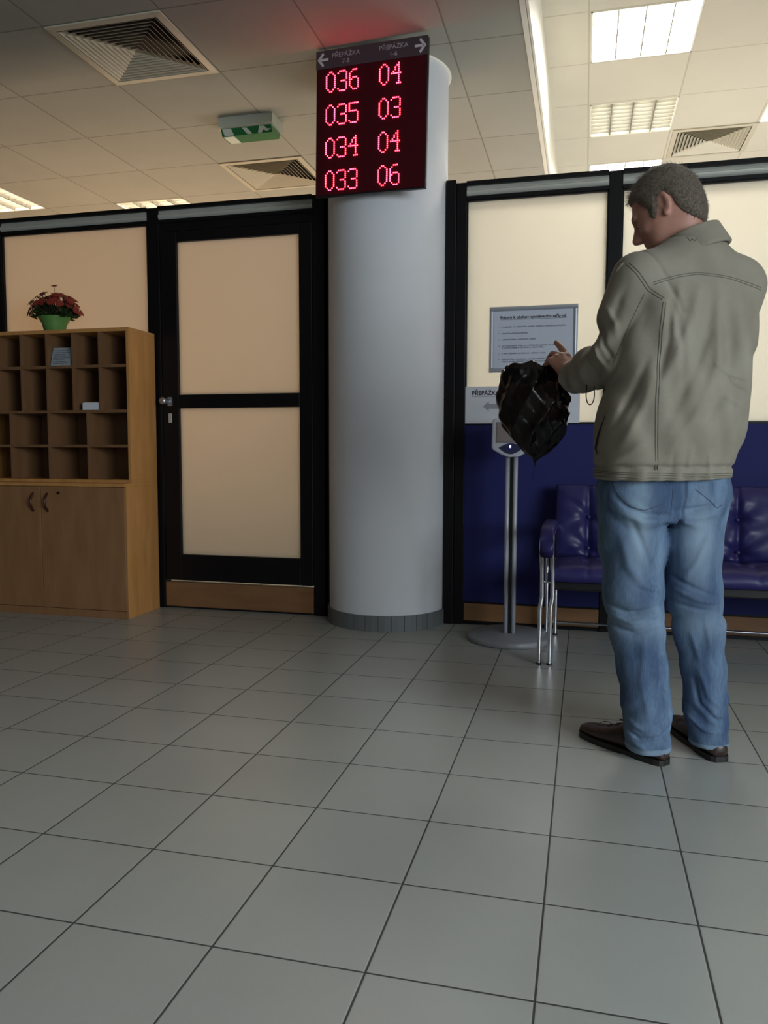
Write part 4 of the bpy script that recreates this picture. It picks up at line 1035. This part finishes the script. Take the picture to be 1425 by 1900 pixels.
JM = mat('jacket_cloth', rgb(140, 134, 121), 0.88, color2=rgb(126, 120, 107), vscale=9, bump=0.25, bscale=520, sheen=0.1, spec=0.2)
V, F = surface(jacket_f, (-0.10, 0.38, 0.82), (0.68, 1.05, 1.62), 0.0045)
jak = mesh_np('jacket', V, F, JM, man)
# collar: a folded band round the neck, high behind and low in front
NC = np.array([0.366, 0.664, 1.545]); nax = np.array([-0.30, 0.36, 0.0]); 
cax = np.array([-0.33, 0.02, 0.94]); cax /= np.linalg.norm(cax)
CRm = rot_from(np.cross(cax, RT * 1.0), cax)
def collar_f(P):
    q = (P - NC) @ CRm.T; z = q[:, 2]
    a = 0.078 + np.clip(0.03 - z, 0, 1) * 0.20; b = 0.076 + np.clip(0.03 - z, 0, 1) * 0.26
    k = np.sqrt((q[:, 0] / a) ** 2 + (q[:, 1] / b) ** 2); d = np.abs((k - 1) * 0.08) - 0.0075
    d = smax(d, np.abs(z - 0.004) - 0.036, 0.008)
    gap = (P - NC) @ np.array([-0.75, 0.66, 0]) - 0.075
    return smax(d, gap, 0.01)
V, F = surface(collar_f, NC - 0.15, NC + 0.15, 0.0035)
col_o = mesh_np('collar', V, F, JM, jak)

# ---------------- jeans
lgl = s_chain(LEGL, LRAD, 0.03); lgr = s_chain(LEGR, RRAD, 0.03)
hip = s_column([(0.72, 0.297, 0.672, 0.165, 0.105), (0.80, 0.297, 0.672, 0.180, 0.120), (0.92, 0.297, 0.668, 0.175, 0.120)], TH, 2.3)
def jeans_f(P):
    L_ = lgl(P); R_ = lgr(P); hp = hip(P); z = P[:, 2]
    d = smin(smin(L_, R_, 0.012), hp, 0.03)
    Q = warp(P, 17, 0.010); isl = (L_ < R_)
    xl = np.where(isl, P[:, 0] - 0.22, P[:, 0] - 0.40)
    # creases behind the knees, stacked folds over the shoes, pulls under the seat
    sgn = np.where(isl, 1.0, -1.0)
    rid = lambda x: 1 - 2 * np.sqrt(np.sin(x) ** 2 + 0.015)
    f = 0.0065 * rid(Q[:, 2] * 50 + sgn * Q[:, 0] * 26) * gauss(z - 0.43, 0.055)
    f += 0.0080 * rid(Q[:, 2] * 33 - sgn * xl * 32 + 1.0) * gauss(z - 0.12, 0.07) + 0.004 * np.sin(xl * 90 + z * 60) * gauss(z - 0.07, 0.05)
    f += 0.0065 * rid(Q[:, 2] * 28 + sgn * xl * 28) * gauss(z - 0.73, 0.06)
    f += 0.0045 * rid(xl * 30 + z * 9 * sgn) * gauss(z - 0.28, 0.12) + 0.0045 * rid(xl * 24 - z * 12) * gauss(z - 0.6, 0.11)
    d = d + 0.5 * f
    if len(P) == 3375: d = d - 0.9 * creases(P, FOLD_N) * (P[:, 1] < np.where(isl, 0.63, 0.69))
    # centre seam and edge of hip pockets
    cen = (P - np.array([0.300, 0.67, 0])) @ RT
    d = d + 0.010 * gauss(cen, 0.006) * (z > 0.70)
    hemz = np.where(isl, 0.031 + 0.10 * np.clip((P[:, 1] - 0.55), -0.03, 0.1), 0.036 + 0.08 * np.clip((P[:, 1] - 0.64), -0.03, 0.1))
    d = smax(d, hemz - z, 0.006); d = smax(d, z - 0.90, 0.01)
    return d
DEN = bpy.data.materials.new('denim'); DEN.use_nodes = True
def denim(m):
    nt = m.node_tree; N = nt.nodes; L = nt.links; b = N['Principled BSDF']; b.inputs['Roughness'].default_value = 0.85
    b.inputs['Specular IOR Level'].default_value = 0.2
    tc = N.new('ShaderNodeTexCoord'); mp = N.new('ShaderNodeMapping'); mp.inputs['Scale'].default_value = (1.6, 1.6, 0.5); L.new(tc.outputs['Object'], mp.inputs[0])
    n1 = N.new('ShaderNodeTexNoise'); n1.inputs['Scale'].default_value = 9; n1.inputs['Detail'].default_value = 6; L.new(mp.outputs[0], n1.inputs['Vector'])
    mp2 = N.new('ShaderNodeMapping'); mp2.inputs['Scale'].default_value = (260, 260, 30); L.new(tc.outputs['Object'], mp2.inputs[0])
    n2 = N.new('ShaderNodeTexNoise'); n2.inputs['Scale'].default_value = 1; n2.inputs['Detail'].default_value = 3; L.new(mp2.outputs[0], n2.inputs['Vector'])
    r = N.new('ShaderNodeValToRGB'); L.new(n1.outputs['Fac'], r.inputs[0])
    r.color_ramp.elements[0].position = 0.36; r.color_ramp.elements[0].color = rgb(66, 84, 112)
    r.color_ramp.elements[1].position = 0.68; r.color_ramp.elements[1].color = rgb(110, 132, 156)
    mx = N.new('ShaderNodeMix'); mx.data_type = 'RGBA'; mx.blend_type = 'MULTIPLY'; mx.inputs[0].default_value = 0.55
    r2 = N.new('ShaderNodeValToRGB'); L.new(n2.outputs['Fac'], r2.inputs[0]); r2.color_ramp.elements[0].position = .35; r2.color_ramp.elements[1].position = .65
    r2.color_ramp.elements[0].color = (0.55, 0.60, 0.68, 1); r2.color_ramp.elements[1].color = (1, 1, 1, 1)
    L.new(r.outputs[0], mx.inputs[6]); L.new(r2.outputs[0], mx.inputs[7])
    # worn paler on thighs and seat
    at = N.new('ShaderNodeAttribute'); at.attribute_name = 'wear'; m3 = N.new('ShaderNodeMix'); m3.data_type = 'RGBA'
    L.new(at.outputs['Fac'], m3.inputs[0]); L.new(mx.outputs[2], m3.inputs[6]); m3.inputs[7].default_value = rgb(138, 158, 174)
    L.new(m3.outputs[2], b.inputs['Base Color'])
    bp = N.new('ShaderNodeBump'); bp.inputs['Strength'].default_value = 0.25; bp.inputs['Distance'].default_value = .002; L.new(n2.outputs['Fac'], bp.inputs['Height']); L.new(bp.outputs[0], b.inputs['Normal'])
denim(DEN)
V, F = surface(jeans_f, (0.06, 0.42, 0.0), (0.60, 0.90, 0.93), 0.0045)
jn = mesh_np('jeans', V, F, DEN, man)
a = jn.data.attributes.new('wear', 'FLOAT', 'POINT')
wv = np.maximum(gauss(V[:, 0] - 0.222, 0.035) * gauss(V[:, 2] - 0.70, 0.14), gauss(V[:, 0] - 0.40, 0.035) * gauss(V[:, 2] - 0.67, 0.13)) * 0.75
wv = np.maximum(wv, 0.35 * gauss(V[:, 2] - 0.42, 0.05)); wv = np.maximum(wv, 0.55 * (V[:, 2] < 0.05))
a.data.foreach_set('value', wv.astype(np.float32))

# ---------------- details laid on the cloth
def bvh(o):
    me = o.data; return BVHTree.FromPolygons([v.co.copy() for v in me.vertices], [tuple(p.vertices) for p in me.polygons])
JB = bvh(jak); NB = bvh(jn)
def seam(name, pts, tree, m, parent, r=0.0013, dense=10, lift=0.0002, dash=None):
    """a line of stitching: every point is brought onto the cloth"""
    P_ = [Vector(p) for p in pts]; out_ = []
    for i in range(len(P_) - 1):
        for k in range(dense): out_.append(P_[i].lerp(P_[i + 1], k / dense))
    out_.append(P_[-1]); on = []
    for p in out_:
        h = tree.find_nearest(p); on.append(h[0] + h[1] * lift)
    sm_ = [on[0]] + [(on[i - 1] + on[i] * 2 + on[i + 1]) / 4 for i in range(1, len(on) - 1)] + [on[-1]]
    return MB().tube(sm_, r, 6).build(name, m, parent)
SEAMM = mat('jacket_seam', rgb(92, 90, 78), 0.9); DARKIN = mat('pocket_dark', rgb(26, 26, 24), 0.9)
def twin(name, pts, off, tree, m, parent, r=0.0011):
    seam(name, pts, tree, m, parent, r); seam(name, [tuple(np.array(p) + off) for p in pts], tree, m, parent, r)
YOKE = [(0.239, 0.495, 1.409), (0.276, 0.508, 1.422), (0.318, 0.515, 1.432), (0.363, 0.532, 1.438), (0.425, 0.556, 1.433), (0.489, 0.598, 1.423), (0.549, 0.645, 1.409)]
twin('yoke_seam', YOKE, (0, 0, -0.007), JB, SEAMM, jak)
twin('armhole_seam', [(0.167, 0.513, 1.466), (0.194, 0.494, 1.434), (0.223, 0.495, 1.39), (0.263, 0.48, 1.358)], (0.007, 0, 0.004), JB, SEAMM, jak)
twin('back_seam', [(0.266, 0.479, 1.352), (0.259, 0.479, 1.267), (0.255, 0.474, 1.166), (0.253, 0.47, 1.065), (0.256, 0.484, 0.962), (0.259, 0.496, 0.879)], (0.007, 0, 0), JB, SEAMM, jak)
seam('sleeve_seam', [(0.216, 0.497, 1.378), (0.184, 0.508, 1.31), (0.156, 0.526, 1.236), (0.135, 0.545, 1.182)], JB, SEAMM, jak, 0.001)
HEM = [(0.095, 0.64, 0.875), (0.11, 0.56, 0.874), (0.159, 0.51, 0.872), (0.259, 0.495, 0.871), (0.361, 0.528, 0.868), (0.44, 0.57, 0.868), (0.485, 0.63, 0.868), (0.49, 0.70, 0.868)]
twin('hem_seam', HEM, (0, 0, -0.006), JB, SEAMM, jak)
seam('hem_edge_stitch', [(p[0], p[1], 0.857) for p in HEM], JB, SEAMM, jak, 0.0009)
# slanted side pocket: a dark strip painting the shade in its opening, wide at its lower end
PK = [(0.125, 0.54, 1.07), (0.113, 0.552, 1.028), (0.099, 0.582, 0.98), (0.093, 0.603, 0.942), (0.098, 0.59, 0.919)]
pp = [Vector(PK[0]).lerp(Vector(PK[1]), .5)] if 0 else []
path = []
for i in range(4):
    for k in range(6): path.append(Vector(PK[i]).lerp(Vector(PK[i + 1]), k / 6))
path.append(Vector(PK[-1])); on = []; rr = []
for i, p in enumerate(path):
    h_ = JB.find_nearest(p); on.append(h_[0] - h_[1] * 0.0015); t_ = i / (len(path) - 1); rr.append(0.0012 + 0.0048 * math.sin(PI * min(1, t_ ** 1.5 * 1.0)) )
MB().tube(on, rr, 10).build('pocket_slit', DARKIN, jak)
seam('pocket_stitch', [(p[0] + 0.012, p[1] - 0.012, p[2] + 0.004) for p in PK], JB, SEAMM, jak, 0.0009)
seam('embroidered_mark', [(0.334, 0.575, 1.548), (0.342, 0.568, 1.534), (0.347, 0.568, 1.545), (0.354, 0.568, 1.534), (0.360, 0.570, 1.544), (0.367, 0.572, 1.536)], JB, SEAMM, jak, 0.0009)
# shoulder strap end standing proud of the left shoulder
st_ = [Vector((0.137, 0.545, 1.440)), Vector((0.145, 0.535, 1.458)), Vector((0.158, 0.530, 1.470)), Vector((0.175, 0.535, 1.480))]
MB().tube(st_, [0.006, 0.0085, 0.0085, 0.005], 12).build('shoulder_tab', JM, jak)
# cord loop under the left forearm
cc = Vector((0.074, 0.670, 1.108)); lp = []
for k in range(25):
    a_ = -0.15 * PI + 1.3 * PI * k / 24
    lp.append(cc + Vector((-0.0125 * math.cos(a_), 0, -0.030 * math.sin(a_) if math.sin(a_) > 0 else -0.05 * math.sin(a_))))
lp = [cc + Vector((-0.013, 0, 0.05))] + [Vector(p) for p in lp] + [cc + Vector((0.013, 0, 0.05))]
MB().tube(lp, 0.0017, 8).build('cord_loop', DARKIN, jak)
# jeans pockets and seat seam
JSE = mat('denim_stitch', rgb(66, 80, 104), 0.9)
seam('pocket_seam', [(0.145, 0.56, 0.845), (0.152, 0.547, 0.822), (0.165, 0.537, 0.798), (0.19, 0.53, 0.771), (0.236, 0.534, 0.759), (0.289, 0.539, 0.781)], NB, JSE, jn, 0.0013)
seam('pocket_seam', [(0.379, 0.575, 0.822), (0.424, 0.596, 0.787), (0.447, 0.605, 0.766), (0.462, 0.616, 0.775)], NB, JSE, jn, 0.0013)
seam('seat_seam', [(0.314, 0.549, 0.84), (0.313, 0.55, 0.788), (0.312, 0.551, 0.756)], NB, JSE, jn, 0.0012)

# ---------------- shoes
LEA = mat('brown_leather', rgb(52, 38, 34), 0.38, vary=0.25, vscale=30, bump=0.15, bscale=140, spec=0.5)
SOLE = mat('shoe_sole', rgb(26, 22, 22), 0.55)
LACE = mat('shoe_lace', rgb(30, 24, 24), 0.7)
def shoe(heel, toe, side):
    heel = np.array([*heel, 0.0]); toe = np.array([*toe, 0.0]); d = toe - heel; L_ = np.linalg.norm(d); d /= L_; r = np.array([d[1], -d[0], 0])
    # stations: t, half width, height of the top, sideways shift
    st = [(0.0, 0.014, 0.048, 0), (0.02, 0.026, 0.056, 0), (0.08, 0.033, 0.066, 0), (0.18, 0.036, 0.082, 0), (0.30, 0.037, 0.094, 0), (0.40, 0.038, 0.096, 0.001), (0.50, 0.041, 0.084, 0.003), (0.60, 0.044, 0.070, 0.004), (0.70, 0.044, 0.059, 0.004), (0.80, 0.040, 0.053, 0.003), (0.88, 0.034, 0.050, 0.001), (0.94, 0.028, 0.046, -0.001), (0.98, 0.019, 0.040, -0.002), (1.0, 0.008, 0.030, -0.002)]
    T = np.array(st); ts_ = np.linspace(0, 1, 40) ** 1.0; rings = []; sr = []
    g = lambda t, c: np.interp(t, T[:, 0], T[:, c])
    for t in ts_:
        w = g(t, 1); h = g(t, 2); sx = g(t, 3) * side; z0 = 0.014 + 0.006 * max(0, (t - .8) / .2) ** 2
        c = heel + d * L_ * t + r * sx; ring = []
        for k in range(28):
            a_ = 2 * PI * k / 28; ca, sa = math.cos(a_), math.sin(a_)
            xx = w * math.copysign(abs(ca) ** 0.75, ca); zz = math.copysign(abs(sa) ** (0.75 if sa < 0 else 1.0), sa)
            z = z0 + (h - z0) * (zz + 1) / 2
            tp = 1 - 0.32 * max(0, (z - 0.03) / 0.07); ring.append(c + r * xx * tp + np.array([0, 0, z]))
        rings.append(ring)
    s_ = thing_part('shoe', MB().rings(rings), LEA)
    mb = MB(); rr = []
    for t in ts_:
        w = g(t, 1) + 0.0012; sx = g(t, 3) * side; c = heel + d * (L_ * t + 0.001 * (2 * t - 1)) + r * sx; up_ = 0.006 * max(0, (t - .8) / .2) ** 2
        hb_ = 0.0 if (t < 0.30 or 0.42 < t) else 0.006
        rr.append([c - r * w + np.array([0, 0, up_ + hb_]), c + r * w + np.array([0, 0, up_ + hb_]), c + r * w + np.array([0, 0, 0.017 + up_]), c - r * w + np.array([0, 0, 0.017 + up_])])
    mb.rings(rr, smooth=False).build('sole', SOLE, s_)
    mb = MB()
    for k in range(5):
        t = 0.44 + k * 0.045; h = g(t, 2); c = heel + d * L_ * t; wv_ = 0.017
        pts = [c + r * x_ + np.array([0, 0, h + 0.0015 - 0.22 * x_ * x_ / 0.017 * 1.1]) + d * (0.006 * (1 if k % 2 else -1) * x_ / wv_) for x_ in np.linspace(-wv_, wv_, 9)]
        mb.tube(pts, 0.0019, 6)
    c = heel + d * L_ * 0.42; h = g(0.42, 2)
    for sx in (-1, 1):
        pts = [c + r * sx * (0.030 * math.sin(PI * q)) + d * 0.020 * math.sin(2 * PI * q) + np.array([0, 0, h + 0.004 + 0.006 * math.sin(PI * q)]) for q in np.linspace(0, 1, 12)]
        mb.tube(pts, 0.0017, 6)
    mb.build('laces', LACE, s_)
    for t, x0 in ((0.36, 1), (0.66, 1)):
        pts = []
        for a_ in np.linspace(0.08 * PI, 0.92 * PI, 18):
            w = g(t, 1); h = g(t, 2); z0 = .014; zz = math.sin(a_); z = z0 + (h - z0) * (zz + 1) / 2; ca = math.cos(a_); tp = 1 - 0.32 * max(0, (z - .03) / .07)
            pts.append(heel + d * (L_ * t + (0.03 if t > .5 else 0) * zz) + r * (w * math.copysign(abs(ca) ** .75, ca) * tp + g(t, 3) * side) + np.array([0, 0, z + .0004]))
        MB().tube(pts, 0.0011, 6).build('stitched_seam', SOLE, s_)
    return s_
def thing_part(name, mb, m): return mb.build(name, m, man)
shoe((0.318, 0.528), (0.072, 0.728), 1)
shoe((0.478, 0.592), (0.372, 0.888), 1)
SEAMK = 1

# ================================================================== plastic bag
bag = thing('plastic_bag', (-0.11, 0.88, 0.9), 'crumpled black plastic bag held open in front of the man', 'bag')
BAGM = bpy.data.materials.new('black_plastic_film'); BAGM.use_nodes = True
b_ = BAGM.node_tree.nodes['Principled BSDF']; b_.inputs['Base Color'].default_value = rgb(9, 8, 9); b_.inputs['Roughness'].default_value = 0.2
b_.inputs['Specular IOR Level'].default_value = 0.3
def film(m):
    nt = m.node_tree; N = nt.nodes; L = nt.links
    tc = N.new('ShaderNodeTexCoord'); n = N.new('ShaderNodeTexNoise'); n.inputs['Scale'].default_value = 15; n.inputs['Detail'].default_value = 4; n.inputs['Distortion'].default_value = 1.6
    L.new(tc.outputs['Object'], n.inputs['Vector']); bp = N.new('ShaderNodeBump'); bp.inputs['Strength'].default_value = 0.55; bp.inputs['Distance'].default_value = .006
    L.new(n.outputs['Fac'], bp.inputs['Height']); L.new(bp.outputs[0], b_.inputs['Normal'])
    tr = N.new('ShaderNodeBsdfTransparent'); tr.inputs[0].default_value = (0.50, 0.36, 0.30, 1); mx = N.new('ShaderNodeMixShader'); mx.inputs[0].default_value = 0.17
    out_ = [q for q in N if q.type == 'OUTPUT_MATERIAL'][0]
    L.new(b_.outputs[0], mx.inputs[1]); L.new(tr.outputs[0], mx.inputs[2]); L.new(mx.outputs[0], out_.inputs['Surface'])
film(BAGM)
# (z, x centre, half width, half depth)
BT = np.array([(1.222, -0.130, 0.098, 0.070), (1.205, -0.130, 0.104, 0.078), (1.17, -0.128, 0.107, 0.085), (1.13, -0.118, 0.116, 0.090), (1.10, -0.112, 0.122, 0.092), (1.06, -0.108, 0.118, 0.088), (1.02, -0.106, 0.108, 0.080), (0.98, -0.103, 0.088, 0.066), (0.95, -0.100, 0.066, 0.05), (0.925, -0.101, 0.040, 0.032), (0.908, -0.103, 0.014, 0.012), (0.898, -0.104, 0.004, 0.004)])
BT = BT[::-1]; nz, na = 90, 120; vs = []; BY = 0.885
for j in range(nz):
    z = 0.898 + (1.222 - 0.898) * j / (nz - 1); cx, wx, wy = [np.interp(z, BT[:, 0], BT[:, i]) for i in (1, 2, 3)]
    for k in range(na):
        a_ = 2 * PI * k / na
        cr1 = 0.055 * math.sin(3 * a_ + z * 22) + 0.045 * (1 - 2 * abs(math.sin(4 * a_ - z * 26 + 1))) + 0.035 * abs(math.sin(5 * a_ + 2 * math.sin(z * 30))) + 0.012 * math.sin(15 * a_ + z * 60) - 0.02
        cr1 *= (0.9 if z < 1.15 else 0.7)
        if z > 1.19: cr1 *= 1 + 2.0 * (z - 1.19) / .03 * 0.15
        dz = (0.010 * math.sin(3 * a_ + 0.5) + 0.006 * math.sin(8 * a_) + 0.008 * math.cos(a_ - .3)) * max(0, (z - 1.12) / 0.10)
        vs.append((cx + wx * (1 + cr1) * math.cos(a_), BY + wy * (1 + cr1 * 1.6) * math.sin(a_), z + dz))
fs = [(j * na + k, j * na + (k + 1) % na, (j + 1) * na + (k + 1) % na, (j + 1) * na + k) for j in range(nz - 1) for k in range(na)] + [tuple(range(na))]
# rim folded back into the bag
k0 = (nz - 1) * na
for dep, sc_ in ((0.004, 0.965), (-0.022, 0.93), (-0.055, 0.90)):
    n0 = len(vs)
    for k in range(na):
        p = vs[k0 + k]; cx = -0.130; w_ = 1 + 0.02 * math.sin(11 * 2 * PI * k / na + dep * 80)
        vs.append((cx + (p[0] - cx) * sc_ * w_, BY + (p[1] - BY) * sc_ * w_, p[2] + dep))
    prev = k0 if dep == 0.004 else n0 - na
    fs += [(prev + k, prev + (k + 1) % na, n0 + (k + 1) % na, n0 + k) for k in range(na)]
MB().add(vs, fs, True).build('bag_body', BAGM, bag)
def flap(name, pts, th=0.012):
    """crumpled corner of film: outline in x, z given a little depth"""
    mb = MB(); n = len(pts); cxx = sum(p[0] for p in pts) / n; czz = sum(p[1] for p in pts) / n
    v = [(x, 0.855 + 0.006 * math.sin(i * 2.3), z) for i, (x, z) in enumerate(pts)] + [(cxx, 0.855 - th, czz), (cxx, 0.855 + th, czz)]
    mb.add(v, [(i, (i + 1) % n, n) for i in range(n)] + [((i + 1) % n, i, n + 1) for i in range(n)], False).build(name, BAGM, bag)
flap('crumpled_corner', [(-0.03, 1.16), (-0.008, 1.155), (0.002, 1.12), (-0.02, 1.09), (-0.04, 1.11)])
flap('crumpled_corner', [(-0.02, 1.135), (0.004, 1.128), (0.014, 1.112), (0.012, 1.098), (-0.002, 1.088), (-0.03, 1.09)])
flap('crumpled_corner', [(-0.025, 1.075), (0.012, 1.062), (0.004, 1.045), (-0.004, 1.015), (-0.022, 0.975), (-0.05, 0.99)])
flap('torn_tip', [(-0.112, 0.915), (-0.096, 0.912), (-0.100, 0.896), (-0.103, 0.884), (-0.108, 0.893)], 0.003)
pts = [(-0.103, 0.86, 0.888), (-0.108, 0.86, 0.872), (-0.107, 0.862, 0.855), (-0.114, 0.862, 0.83)]
MB().tube(pts, [0.0015, 0.001, 0.0008, 0.0004], 6).build('plastic_thread', BAGM, bag)
